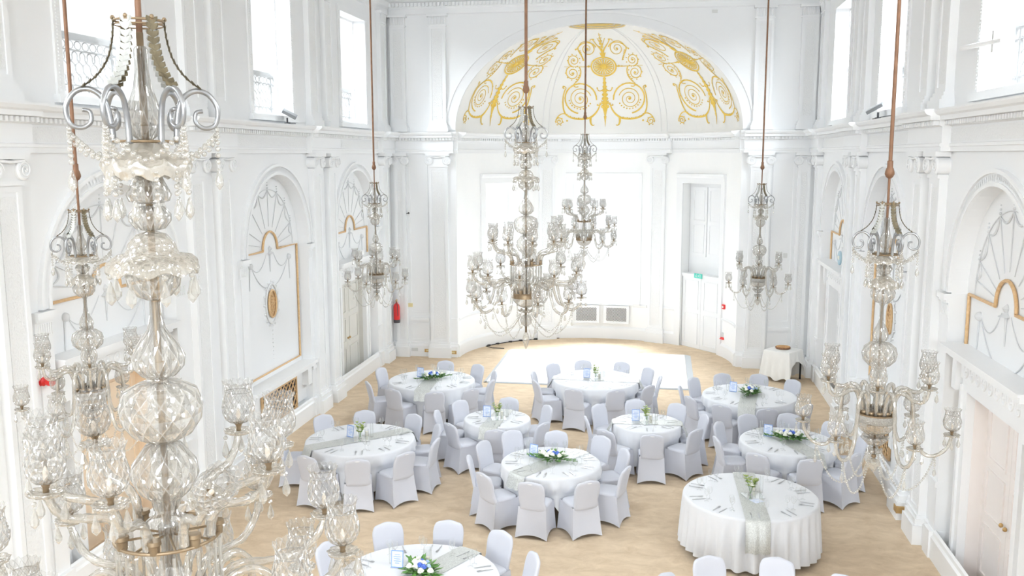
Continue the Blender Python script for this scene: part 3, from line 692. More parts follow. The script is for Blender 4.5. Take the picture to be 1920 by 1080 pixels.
# ------------------------------------------------------------------ side-wall bays
def side_frame(s, y):  # local (u along wall toward +Y, n into the room from the wall plane)
    return Matrix(((0, -s, 0, s*W), (1, 0, 0, y), (0, 0, 1, 0), (0, 0, 0, 1)))
wn = 2; dn = 1
BL = {11.28: 'nearest', 16.6: 'middle', 21.2: 'farthest'}
def garland(f, p, q, drop, r=.0065, n=12, y=-.19, beads=False):
    pts = []
    for i in range(n+1):
        t = i/n; pts.append((p[0]+(q[0]-p[0])*t, y, p[1]+(q[1]-p[1])*t-drop*4*t*(1-t)))
    f.tube(pts, [r*(.5+.7*sin(pi*i/n)) for i in range(n+1)], 6)
for s in (-1, 1):
    side = 'left' if s < 0 else 'right'
    for y in BAYS[2:]:
        R = side_frame(s, y); own = walls[s]
        # archivolt moulding and imposts
        b = MB(); b.T = R
        for (r0, r1, h) in ((RA, RA+.05, .05), (RA+.05, RA+.15, .03), (RA+.15, RA+.20, .06)):
            vs = []
            for i in range(37):
                t = pi*i/36
                for r_, h_ in ((r0, 0), (r0, h), (r1, h), (r1, 0)): vs.append((r_*cos(t), h_, ZI+r_*sin(t)))
            b.add(vs, [(4*i+k, 4*i+4+k, 4*i+5+k, 4*i+1+k) for i in range(36) for k in range(3)])
        for i in range(70):
            t = pi*(i+.5)/70; c_, s_ = cos(t), sin(t); r0, r1 = RA+.065, RA+.135; dt = .009
            b.add([(r0*cos(t-dt), .04, ZI+r0*sin(t-dt)), (r0*cos(t+dt), .04, ZI+r0*sin(t+dt)), (r1*cos(t+dt), .04, ZI+r1*sin(t+dt)), (r1*cos(t-dt), .04, ZI+r1*sin(t-dt))], [(0, 1, 2, 3)])
        for q in (-1, 1):
            a, c = sorted((q*(RA-.006), q*(RA+.32)))
            b.box((a-.002, -.19, ZI-.10), (c+.002, .09, ZI-.02)); b.box((a-.001, -.19, ZI-.14), (c+.001, .06, ZI-.10)); b.box((a, -.19, ZI-.34), (c, .03, ZI-.14))
            a, c = sorted((q*(RA-.004), q*(RA+.26))); b.box((a, -.19, 0.38), (c, .02, ZI-.34)); b.box((a-.003, -.19, 0), (c+.003, .085, .38))
            b.box((a-.005, -.19, 1.0), (c+.005, .05, 1.08))
            for k in range(7): u = q*(RA+.02+k*.04); b.box((u-.01, .03, ZI-.31), (u+.01, .042, ZI-.17))
        b.obj(trimname(), M['trim'], kind='structure')
        # gilt frame
        b = MB(); b.T = R; HB = 1.285
        zb = 1.33; g = .022; yy = -.175
        bump = [(.33*cos(pi-pi*i/14), yy, 3.69+.33*sin(pi*i/14)) for i in range(15)]
        path = [(-HB, yy, zb), (-HB, yy, 3.67), (-.33, yy, 3.67)]+bump+[(.33, yy, 3.67), (HB, yy, 3.67), (HB, yy, zb)]
        door = (s, y) in DOORB
        if not door: path.append((-HB, yy, zb)); b.tube(path, g, 6)
        else:
            b.tube([(-HB+.28, yy, zb), (-HB, yy, zb), (-HB, yy, 3.67)], g, 6); b.tube(path[1:-1], g, 6); b.tube([(HB, yy, 3.67), (HB, yy, zb), (HB-.28, yy, zb)], g, 6)
        b.obj('gilt_frame', M['gilt'], own, smooth=True)
        # lunette fan relief and garlands
        b = MB(); b.T = R; yy = -.19
        ang = [pi*k/8 for k in range(1, 8)]
        for a in [0.16]+ang+[pi-.16]:
            b.tube([(.42*cos(a), yy, 3.70+.42*sin(a)), (1.12*cos(a), yy, 3.70+1.12*sin(a))], [.005, .008], 6)
        an = [0.16]+ang+[pi-.16]
        for a0, a1 in zip(an, an[1:]):
            P = [((1.12-.13*4*t*(1-t))*cos(a0+(a1-a0)*t), yy, 3.7+(1.12-.13*4*t*(1-t))*sin(a0+(a1-a0)*t)) for t in [i/8 for i in range(9)]]
            b.tube(P, [.006+.009*sin(pi*i/8) for i in range(9)], 6)
        b.tube([(1.12*cos(t), yy, 3.7+1.12*sin(t)) for t in [pi*i/30 for i in range(31)]], .007, 6)
        for a in ang: 
            for k in range(3): b.sphere((1.12*cos(a)+(1.0 if 0 else 0), yy, 3.7+1.12*sin(a)+.03+.05*k), .018-.004*k)
        for q in (-1, 1):
            garland(b, (q*.15, 3.62), (q*.85, 3.45), .22); garland(b, (q*.85, 3.45), (q*.05, 2.98), .16, .007)
            b.sphere((q*.88, yy, 3.45), .06, 10, 6); b.tube([(q*.9, yy, 3.4), (q*.92, yy, 3.0)], [.015, .006], 6)
        b.lathe([(.001, -.02), (.09, -.02), (.06, .0), (.02, .03), (.05, .08), (.001, .13)], 10, (0, yy, 3.62)); b.tube([(0, yy, 3.6), (0, yy, 3.25)], [.02, .006], 6)
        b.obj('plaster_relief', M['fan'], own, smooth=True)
        if not door:
            # oval medallion
            b = MB(); b.T = R; n_ = 32
            ov = [(.17*cos(2*pi*i/n_), -.17, 2.63+.26*sin(2*pi*i/n_)) for i in range(n_)]
            b.tube(ov, .022, 6, closed=True); b.add([(x_, -.185, z_) for x_, _, z_ in ov], [tuple(range(n_))])
            random.seed(3)
            for k in range(40):
                a = random.random()*6.28; r_ = math.sqrt(random.random())*.85; b.sphere((.15*r_*cos(a), -.18, 2.63+.23*r_*sin(a)), .022, 6, 4)
            b.obj('gilt_medallion', M['gilt'], own, smooth=True)
            b = MB(); b.T = R
            ov = [(.27*cos(2*pi*i/n_), -.18, 2.63+.38*sin(2*pi*i/n_)) for i in range(n_)]
            b.tube(ov, .018, 6, closed=True)
            for i in range(0, n_, 2): b.sphere((.33*cos(2*pi*i/n_), -.19, 2.63+.44*sin(2*pi*i/n_)), .025, 6, 4)
            garland(b, (-.05, 2.98), (.05, 2.98), .06)
            for k in range(8): b.sphere((0, -.19, 2.1-k*.08), .018-.0015*k, 6, 4)
            b.obj('medallion_surround', M['relief'], own, smooth=True)
            # ledge and gilt grille
            b = MB(); b.T = R
            b.box((-1.5, -.19, 1.16), (1.5, .14, 1.22)); b.box((-1.46, -.19, 1.10), (1.46, .09, 1.16)); b.box((-1.43, -.19, .40), (1.43, -.12, 1.10))
            for q in (-1, 1): b.box((min(q*1.2, q*1.4), -.19, .72), (max(q*1.2, q*1.4), .02, 1.10))
            b.box((-1.43, -.19, 0), (1.43, -.02, .34))
            b.obj(trimname(), M['trim'], kind='structure')
            root = empty('wall_grille', (s*(W+.12), y, 0), 0, 'gilt lattice grille under the ledge of the %s wall medallion panel' % side, 'grille')
            iv = Matrix.Translation((-s*(W+.12), -y, 0))
            b = MB(); b.T = iv@R; b.box((-.82, -.118, .36), (.82, -.110, .98)); b.obj('dark_backing', M['darkgrey'], root)
            b = MB(); b.T = iv@R
            for k in range(-4, 11):
                x0 = -.80+k*.17
                def clip(x0, dx):
                    pts = []
                    for t in [i/24 for i in range(25)]:
                        x_ = x0+dx*t; z_ = .38+.58*t
                        if -.80 <= x_ <= .80: pts.append((x_, -.095, z_))
                    return pts
                for P in (clip(x0, .52), clip(x0+.17, -.52) if True else []):
                    if len(P) > 2: b.tube([P[0], P[-1]], .014, 5)
            b.obj('lattice', M['gilt'], root)
            b = MB(); b.T = iv@R; 
            for (a, c) in (((-.84, -.115, .34), (.84, -.08, .38)), ((-.84, -.115, .96), (.84, -.08, 1.0)), ((-.84, -.115, .34), (-.80, -.08, 1.0)), ((.80, -.115, .34), (.84, -.08, 1.0))): b.box(a, c)
            b.obj('frame', M['gilt'], root)
        else:
            dn += 1
            near = y < 15
            dm = (M['tandoor'] if s < 0 else M['pinkdoor']) if near else (M['greydoor'] if s < 0 else M['trim'])
            root = empty('door_%d' % dn, (0, 0, 0), 0, kind='structure')
            # architrave, frieze and hood
            b = MB(); b.T = R
            for q in (-1, 1):
                a, c = sorted((q*.87, q*1.07)); b.box((a, -.2, 0), (c, -.10, 2.47)); a, c = sorted((q*1.0, q*1.07)); b.box((a, -.2, 0), (c, -.07, 2.54))
                a, c = sorted((q*1.09, q*1.25)); b.box((a, -.2, 2.45), (c, -.02, 2.86))
            b.box((-1.07, -.2, 2.47), (1.07, -.10, 2.62)); b.box((-1.09, -.2, 2.62), (1.09, -.08, 2.86))
            b.box((-1.30, -.2, 2.86), (1.30, .02, 2.92)); b.box((-1.36, -.2, 2.92), (1.36, .10, 2.99)); b.box((-1.38, -.2, 2.99), (1.38, .13, 3.02))
            b.obj('door_surround', M['trim'], root)
            b = MB(); b.T = R
            for k in range(9):
                u = -.88+k*.22; b.tube([(u+.07*cos(2*pi*i/12), -.075, 2.74+.08*sin(2*pi*i/12)) for i in range(12)], .012, 5, closed=True); b.sphere((u, -.08, 2.74), .025, 6, 4)
            b.obj('frieze_rosettes', M['trim'], root, smooth=True)
            # jambs, floor and leaves
            dp = -.42 if near else -.36
            b = MB(); b.T = R
            for q in (-1, 1): a, c = sorted((q*.862, q*.90)); b.box((a, dp-.05, 0), (c, -.205, 2.5))
            b.box((-.9, dp-.05, 2.462), (.9, -.205, 2.5)); b.obj('jamb', dm if not (s > 0 and not near) else M['trim'], root)
            b = MB(); b.T = R; b.box((-.87, dp, .001), (.87, -.19, .012)); b.obj('threshold', (M['woodfloor'] if s < 0 else M['darkwood']) if near else (M['darktile'] if s < 0 else M['carpet']), root)
            for k in range(2):
                a, c = -.87+k*.87+.005, -.87+(k+1)*.87-.005
                b = MB(); b.T = R; b.box((a, dp, .02), (c, dp+.05, 2.46))
                for (z0, z1) in ((.15, .82), (.95, 1.55), (1.67, 2.32)):
                    for bx in (((a+.12, dp+.05, z0), (c-.12, dp+.068, z0+.03)), ((a+.12, dp+.05, z1-.03), (c-.12, dp+.068, z1)), ((a+.12, dp+.05, z0), (a+.15, dp+.068, z1)), ((c-.15, dp+.05, z0), (c-.12, dp+.068, z1))): b.box(*bx)
                o = b.obj('door_leaf', dm, root)
                h = MB(); h.T = R; h.sphere(((a+.06) if k else (c-.06), dp+.09, 1.05), .028, 8, 6); h.obj('door_knob', M['brassplate'], o, smooth=True)
        # upper window
        wn += 1
        b = MB(); b.T = R; dp = -.30
        for q in (-1, 1): a, c = sorted((q*GW, q*(GW-.05))); b.box((a, dp-.03, WZ0), (c, dp+.03, WZ1))
        b.box((-GW, dp-.03, WZ1-.05), (GW, dp+.03, WZ1)); b.box((-GW, dp-.03, WZ0), (GW, dp+.03, WZ0+.06))
        wo = b.obj('window_%d' % wn, M['trim'], kind='structure')
        b = MB(); b.T = R; b.box((-GW+.05, dp-.004, WZ0+.06), (GW-.05, dp+.004, WZ1-.05)); b.obj('pane', M['pane'], wo)
        b = MB(); b.T = R
        for q in (-1, 1):
            a, c = sorted((q*(GW+.0), q*(GW+.14))); b.box((a, 0, WZ0-.02), (c, .03, WZ1+.14))
            for k in range(60):
                z_ = WZ0+.02+k*.041; a2, c2 = sorted((q*(GW+.03), q*(GW+.09))); b.box((a2, .03, z_), (c2, .038, z_+.02))
        b.box((-GW-.14, 0, WZ1), (GW+.14, .04, WZ1+.14)); b.box((-GW-.18, 0, WZ0-.12), (GW+.18, .08, WZ0-.02))
        b.obj(trimname(), M['trim'], kind='structure')
        # balustrade
        root = empty('balustrade', (s*(W+.41), y, WZ0), 0, 'white lattice balustrade outside the %s upper window of the %s wall' % (BL[y], side), 'balustrade', 'balustrades outside the upper windows')
        Ri = Matrix(((0, -s, 0, 0), (1, 0, 0, 0), (0, 0, 1, 0), (0, 0, 0, 1)))
        root.scale = (1, 1.3, 1)
        b = MB(); b.T = Ri; b.box((-1.3, -.05, .74), (1.3, .05, .82)); b.obj('handrail', M['iron'], root)
        b = MB(); b.T = Ri
        b.box((-1.3, -.02, .04), (1.3, .02, .07)); b.box((-1.3, -.02, .15), (1.3, .02, .165)); b.box((-1.3, -.02, .60), (1.3, .02, .615))
        for u in (-1.28, -.78, -.62, .62, .78, 1.28): b.box((u-.015, -.02, 0), (u+.015, .02, .74))
        for k in range(20):
            u = -1.22+k*.128; b.tube([(u+.055*cos(2*pi*i/10), 0, .675+.055*sin(2*pi*i/10)) for i in range(10)], .008, 4, closed=True)
            b.box((u-.008, -.012, .07), (u+.008, .012, .15))
        for k in range(-4, 22):
            for q in (-1, 1):
                P = []
                for i in range(17):
                    t = i/16; u = -1.25+k*.125+q*(.5*t*.5)+.02*q*sin(t*6*pi)
                    if q < 0: u += .25
                    if -1.28 < u < 1.28: P.append((u, 0, .165+.435*t))
                if len(P) > 3: b.tube(P, .010, 4)
        b.obj('lattice_panel', M['iron'], root)
# ------------------------------------------------------------------ small wall things
def wallbox(name, s, y, z, w, h, dpt, m, label, cat, part=None):
    b = MB(); b.T = side_frame(s, y); b.box((-w/2, 0, z-h/2), (w/2, dpt, z+h/2)); o = b.obj(name, m); tag(o, label, cat)
    return o
def floodlight(s, y, label):
    root = empty('floodlight', (s*(W-.2), y, 6.06), 0, label, 'floodlight')
    b = MB(); b.tube([(0, 0, 0), (0, 0, .10)], .018, 6); b.box((-.04, -.05, 0), (.04, .05, .015)); b.obj('bracket', M['darkgrey'], root)
    q = Matrix.Translation((-s*.05, 0, .17))@Matrix.Rotation(-s*rad(30), 4, 'Y')@RZ(rad(-20*s))
    b = MB(); b.T = q; b.box((-.14, -.15, -.025), (.14, .15, .03)); b.obj('housing', M['lamp'], root)
    b = MB(); b.T = q; b.box((-.12, -.13, .03), (.12, .13, .036)); b.obj('lens', M['pane'], root)
    b = MB(); b.tube([(0, .02, .02), (s*.06, .12, .01), (s*.02, .25, .0), (0, .4, .005)], .008, 5); b.obj('cable', M['darkgrey'], root)
floodlight(-1, 16.75, 'grey floodlight on the cornice below the middle left upper window')
floodlight(1, 16.6, 'grey floodlight on the cornice below the middle right upper window')
root = empty('fire_extinguisher', (-W+.17, 23.82, .95), 0, 'red fire extinguisher with black base hung in the back left corner', 'fire extinguisher')
b = MB(); b.lathe([(.001, .06), (.08, .06), (.085, .1), (.085, .44), (.07, .5), (.03, .53), (.025, .56), (.001, .56)], 18); b.obj('cylinder', M['redpaint'], root, smooth=True)
b = MB(); b.lathe([(.001, .0), (.083, .0), (.088, .03), (.088, .09), (.001, .09)], 18); b.obj('base_cup', M['darkgrey'], root, smooth=True)
b = MB(); b.tube([(0, 0, .55), (0, 0, .61)], .02, 8); b.box((-.015, -.08, .60), (.015, .06, .615)); b.box((-.015, -.08, .63), (.015, .05, .64)); b.obj('valve', M['brassplate'], root)
b = MB(); b.tube([(0, -.03, .58), (.05, -.09, .5), (.06, -.1, .35), (.06, -.095, .2)], .01, 6); b.obj('hose', M['darkgrey'], root)
b = MB(); b.T = side_frame(-1, 9.62)@T(0, 0, 2.82)
root = empty('fire_alarm_sounder', (-W, 9.62, 2.82), 0, 'red round fire alarm sounder on the left wall near the foreground', 'alarm')
b = MB(); b.T = Matrix.Rotation(rad(90), 4, 'Y'); b.lathe([(.001, 0), (.055, 0), (.055, .03), (.03, .05), (.03, .07), (.05, .08), (.055, .14), (.035, .16), (.001, .16)], 18); b.obj('sounder_body', M['redpaint'], root, smooth=True)
b = MB(); b.T = Matrix.Rotation(rad(90), 4, 'Y'); b.lathe([(.001, 0), (.06, 0), (.06, .012), (.001, .012)], 18); b.obj('mounting_plate', M['redpaint'], root, smooth=True)
wallbox('emergency_light', -1, 21.25, 3.12, .42, .1, .08, M['white'], 'white emergency light box over the far left door', 'light')
b = MB(); b.T = side_frame(1, 20.9); b.T = b.T@T(0, -.1, 0)
root = empty('exit_sign', (W+.1, 20.85, 3.22), 0, 'round pale blue exit sign on the hood of the far right door', 'sign')
b = MB(); b.T = Matrix.Rotation(rad(-90), 4, 'Y'); b.lathe([(.001, 0), (.15, 0), (.16, .02), (.15, .04), (.001, .04)], 20); b.obj('sign_disc', M['bluesign'], root, smooth=True)
b = MB(); b.box((-.05, -.08, -.03), (-.042, -.02, .05)); b.box((-.05, .0, -.05), (-.042, .03, .05)); b.box((-.05, .05, -.02), (-.042, .09, .03)); b.obj('pictogram', M['petalw'], root)
def plateback(name, x, z, w, h, m, label, cat='socket'):
    b = MB(); b.box((x-w/2, YB-.075, z-h/2), (x+w/2, YB-.06, z+h/2)); o = b.obj(name, m); tag(o, label, cat)
    b = MB(); b.box((x-w/4, YB-.08, z-h/4), (x+w/4, YB-.075, z+h/4)); b.obj('socket_insert', M['creamplate'] if m is M['brassplate'] else M['greyplate'], o)
plateback('wall_socket', -4.50, .17, .20, .09, M['brassplate'], 'brass double socket on the back left skirting, left of the corner one')
plateback('wall_socket', -3.80, .14, .18, .09, M['brassplate'], 'brass socket on the skirting at the left edge of the apse opening')
plateback('wall_socket', -4.88, .19, .18, .09, M['greyplate'], 'grey double socket on the skirting of the back left wall')
b = MB(); b.box((-5.05, YB-.03, 1.36), (-4.93, YB, 1.46)); tag(b.obj('wall_switch', M['creamplate']), 'cream square switch plate on the back left wall above the dado', 'switch')
b = MB(); b.box((4.78, YB-.03, 2.86), (4.88, YB, 2.98)); tag(b.obj('wall_switch', M['greyplate']), 'white square thermostat box on the back right wall', 'switch')
b = MB(); b.tube([(-5.06, YB-.03, 3.9), (-4.98, YB-.10, 3.92)], .012, 6); b.sphere((-4.97, YB-.11, 3.92), .025); tag(b.obj('wall_hook', M['darkgrey']), 'tiny dark hook high on the back left wall', 'hook')
b = MB(); b.box((2.84, YB-.04, 8.93), (2.98, YB, 9.0)); tag(b.obj('motion_sensor', M['greyplate']), 'small grey motion sensor above the arch at right', 'sensor')
wallbox('wall_socket', 1, 14.3-.25, .17, .16, .1, .20, M['brassplate'], 'brass socket on the right skirting beside the near pilasters', 'socket')
# white bracket sticking out by near right window
root = empty('tube_light', (W-.12, 12.0, 6.70), 0, 'white slim tube bracket on a clip across the near right window', 'light')
b = MB(); b.tube([(0, -.9, .0), (0, .55, .07)], .03, 8); b.obj('tube', M['white'], root)
b = MB(); b.box((-.01, -.62, -.10), (.12, -.56, .14)); b.obj('clip', M['greyplate'], root)
# ------------------------------------------------------------------ dance floor, cable
dr = empty('dance_floor', (0, 23.3, 0), 0, 'white gloss dance floor with silver ramp edges in front of the apse', 'dance floor')
b = MB()
for i in range(8):
    for j in range(6): b.box((-2.38+i*.60, -1.9+j*.625, .0), (-2.38+(i+1)*.60-.004, -1.9+(j+1)*.625-.004, .03))
b.obj('floor_panels', M['dance'], dr)
b = MB()
def ramp(p, q, n_): 
    b.add([(p[0], p[1], .03), (q[0], q[1], .03), (q[0]+n_[0], q[1]+n_[1], .002), (p[0]+n_[0], p[1]+n_[1], .002)], [(0, 1, 2, 3)])
x0, x1, y0, y1 = -2.38, 2.42, -1.9, 1.85
ramp((x0, y1), (x0, y0), (-.09, 0)); ramp((x1, y0), (x1, y1), (.16, 0)); ramp((x0, y0), (x1, y0), (0, -.03)); ramp((x1, y1), (x0, y1), (0, .05))
b.obj('edge_ramp', M['alu'], dr)
b = MB(); pts = [AP(t, .012, -.07) for t in range(154, 108, -2)]
b.tube([(-2.62, 25.3, .012), (-2.95, 25.32, .012)]+pts[1:], .012, 6)
for i in (2, 5, 9, 12, 16, 19): b.box((pts[i][0]-.05, pts[i][1]-.03, 0), (pts[i][0]+.05, pts[i][1]+.03, .04))
tag(b.obj('power_cable', M['blackmetal']), 'black cable with plugs running along the skirting left of the apse window', 'cable')

# ------------------------------------------------------------------ chandeliers
def frange(a, b, n): return [a+(b-a)*i/(n-1) for i in range(n)]
def smooth_path(pts, k=6):
    out = []
    P = [pts[0]]+list(pts)+[pts[-1]]
    for i in range(1, len(P)-2):
        p0, p1, p2, p3 = [Vector(q) for q in P[i-1:i+3]]
        for j in range(k):
            t = j/k
            out.append(tuple(0.5*((2*p1)+(p2-p0)*t+(2*p0-5*p1+4*p2-p3)*t*t+(3*p1-p0-3*p2+p3)*t**3)))
    out.append(tuple(pts[-1])); return out
def beadmesh(path, r=.0105, gap=.0245, drop=0.0, top=False):
    b = MB(); P = [Vector(p) for p in path]
    acc = 0
    nxt = 0
    for i in range(len(P)-1):
        L = (P[i+1]-P[i]).length
        while nxt <= acc+L:
            c = P[i]+(P[i+1]-P[i])*((nxt-acc)/max(L, 1e-6)); b.sphere(c, r, 8, 5); nxt += gap
        acc += L
    if drop: b.lathe([(.0008, 0), (.006, -.008), (.007, -.014), (.017, -.05), (.015, -.068), (.0008, -.085)] if drop == 1 else [(.0008, 0), (.012, -.02), (.014, -.08), (.0008, -.12)], 7, tuple(P[-1]+Vector((0, 0, -.012))))
    return b
def dropmesh():
    b = MB(); b.sphere((0, 0, -.012), .010, 8, 5); b.lathe([(.0008, -.024), (.004, -.03), (.007, -.04), (.0165, -.072), (.0150, -.088), (.0008, -.104)], 7)
    return b.mesh('pendant_drop', M['crystal'])
def shademesh():
    pr = [(.012, 0), (.036, .004), (.056, .020), (.068, .046), (.071, .075), (.067, .10), (.060, .122), (.057, .142), (.058, .162), (.064, .180), (.068, .187)]
    b = MB()
    def md(a, r, z, j):
        fl = .0022*cos(16*a+j*1.4) if 0 < j < 8 else 0
        return r+fl+(.002*cos(12*a) if j > 8 else 0), z+(.004*cos(12*a) if j >= 9 else 0)
    b.lathe(pr, 48, mod=md); b.tube([(.0575*cos(2*pi*i/20), .0575*sin(2*pi*i/20), .142) for i in range(20)], .0022, 5, closed=True)
    return b.mesh('glass_shade', M['shade'], True)
def panmesh():
    b = MB()
    b.lathe([(.008, -.01), (.03, -.012), (.055, -.004), (.064, .010), (.060, .012), (.045, .004), (.008, .004)], 40, mod=lambda a, r, z, j: (r*(1+(.06*cos(10*a) if r > .04 else 0)), z))
    return b.mesh('drip_pan', M['dish'], True)
def socketmesh():
    b = MB(); b.lathe([(.001, -.012), (.012, -.012), (.010, .0), (.014, .012), (.022, .026), (.018, .03), (.001, .03)], 12)
    return b.mesh('candle_socket', M['brass'], True)
def bulbmesh():
    b = MB(); b.lathe([(.001, 0), (.009, 0), (.009, .022), (.010, .034), (.009, .045), (.005, .056), (.001, .062)], 10); return b.mesh('bulb', M['bulb'], True)
ME = dict(drop=dropmesh(), shade=shademesh(), pan=panmesh(), sock=socketmesh(), bulb=bulbmesh())
def armmesh(rz, r=.014):
    P = smooth_path([(a, 0, z) for a, z in rz], 7); n = len(P)
    b = MB(); b.tube(P, [r*(1.1-.25*i/n) for i in range(n)], 14, lobes=5, twist=.62, amp=.26)
    return b.mesh('glass_arm', M['arm'], True)
def add_arm(root, me, tip, ang, M0, lean=0.0, ssc=1.0):
    o = link('glass_arm', me, root, M0@RZ(ang))
    x, z = tip
    Q = T(x, 0, z)@Matrix.Rotation(lean, 4, 'Y')@Matrix.Scale(ssc, 4)
    link('drip_pan', ME['pan'], o, Q@T(0, 0, .012)); link('candle_socket', ME['sock'], o, Q@T(0, 0, .03))
    link('glass_shade', ME['shade'], o, Q@T(0, 0, .052)); link('bulb', ME['bulb'], o, Q@T(0, 0, .055))
    for k in range(3):
        a = 0.5+k*2*pi/3; link('pendant_drop', ME['drop'], o, Q@T(.060*cos(a), .060*sin(a), .004))
def solid(name, prof, m, n=32, mod=None):
    b = MB(); b.lathe(prof, n, mod=mod); return (name, b.mesh(name, M[m], True, 50))
def scall(k, amp, rmin): return lambda a, r, z, j: (r*(1+(amp*cos(k*a) if r > rmin else 0)), z+(.012*cos(k*a) if r > rmin else 0))
# crown of leaves and scrolls; z origin at the scroll base ring, height .44 up to the top ring
CR = {}
def crown_meshes():
    b = MB(); b.tube([(.088*cos(2*pi*i/28), .088*sin(2*pi*i/28), .44) for i in range(28)], .005, 6, closed=True); b.tube([(.088*cos(2*pi*i/28), .088*sin(2*pi*i/28), .425) for i in range(28)], .003, 6, closed=True)
    for k in range(6): b.sphere((.09*cos(k*pi/3), .09*sin(k*pi/3), .45), .009)
    CR['top'] = b.mesh('top_ring', M['brass'], True)
    b = MB(); b.tube([(.115*cos(2*pi*i/28), .115*sin(2*pi*i/28), 0) for i in range(28)], .005, 6, closed=True)
    for k in range(3): b.tube([(.115*cos(k*pi/3), .115*sin(k*pi/3), 0), (-.115*cos(k*pi/3), -.115*sin(k*pi/3), 0)], .003, 5)
    CR['base'] = b.mesh('scroll_ring', M['brass'], True)
    P = smooth_path([(.112, 0, -.01), (.118, 0, .08), (.138, 0, .155), (.185, 0, .190), (.235, 0, .178), (.268, 0, .125), (.258, 0, .065), (.218, 0, .050), (.186, 0, .072), (.188, 0, .108), (.213, 0, .115)], 6)
    n = len(P); b = MB(); b.tube(P, [.0115*(1-.35*i/n) for i in range(n)], 10); CR['scroll'] = b.mesh('scroll_arm', M['silver'], True)
    for key, m in (('leaf', 'leaf'), ('leafp', 'leafpale')):
        b = MB(); P = smooth_path([(.088, 0, .44), (.095, 0, .37), (.115, 0, .30), (.155, 0, .24), (.215, 0, .192)], 6); n = len(P)
        b.tube(P, .0028, 5)
        for i in range(1, n-1, 2):
            p = Vector(P[i]); t = (Vector(P[i+1])-Vector(P[i-1])).normalized(); s = Vector((0, 1, 0)); nn = t.cross(s)
            w = .022
            for q in (-1, 1):
                a = p-t*.014; c = p+s*(q*w)-t*.020+nn*.004; d_ = p+s*(q*w*.45)+t*.004; e_ = p+s*(q*w*1.1)-t*.006-nn*.003
                b.add([a, c, e_, d_, p+t*.01, a+nn*.003, c+nn*.003, e_+nn*.003, d_+nn*.003, p+t*.01+nn*.003], [(0, 1, 2, 3, 4), (9, 8, 7, 6, 5)])
        CR[key] = b.mesh('leaf_chain', M[m])
    # bead strands of the crown
    CR['s1'] = beadmesh([(.262, 0, .045), (.262, 0, -.09)], drop=1).mesh('bead_strand', M['crystal'], True)
    P = [(.255*(1-t)+.125*t, 0, -.0-.075*4*t*(1-t)*.8+.01*(1-t)) for t in frange(0, 1, 12)]
    CR['s2'] = beadmesh(P).mesh('bead_strand', M['crystal'], True)
    a0, a1 = 0, pi/3
    P = [(.262*cos(a0+(a1-a0)*t)*(1-.35*sin(pi*t)), .262*sin(a0+(a1-a0)*t)*(1-.35*sin(pi*t)), .03-.10*sin(pi*t)) for t in frange(0, 1, 14)]
    CR['s3'] = beadmesh(P).mesh('bead_strand', M['crystal'], True)
    CR['s4'] = beadmesh([(.150, 0, -.115), (.152, 0, -.20)], gap=.026, drop=1).mesh('bead_strand', M['crystal'], True)
    CR['s5'] = beadmesh([(.160, 0, -.01), (.16, 0, -.03)], drop=1).mesh('bead_strand', M['crystal'], True)
crown_meshes()
def add_crown(root, M0, rot=0.0):
    c = link('crown', CR['base'], root, M0@RZ(rot))
    link('top_ring', CR['top'], c)
    for k in range(6):
        a = k*pi/3
        link('scroll_arm', CR['scroll'], c, RZ(a)); link('leaf_chain', CR['leafp' if k in (1, 4) else 'leaf'], c, RZ(a))
        link('bead_strand', CR['s1'], c, RZ(a)); link('bead_strand', CR['s2'], c, RZ(a)); link('bead_strand', CR['s3'], c, RZ(a))
        link('bead_strand', CR['s4'], c, RZ(a+.2)); link('bead_strand', CR['s4'], c, RZ(a+.72))
    return c
def rodmesh(ztop, zk, ze, big):
    b = MB(); r = .020 if big else .017
    b.tube([(0, 0, ztop), (0, 0, zk)], r, 12); 
    b.lathe([(r, .09), (r+.008, .085), (r+.008, .03), (r+.014, .02), (.040, -.01), (.042, -.03), (.030, -.055), (.012, -.07)], 20, (0, 0, zk)); b.tube([(0, 0, zk-.05), (0, 0, ze)], .011, 10)
    return b.mesh('hanging_rod', M['copper'], True, 40)
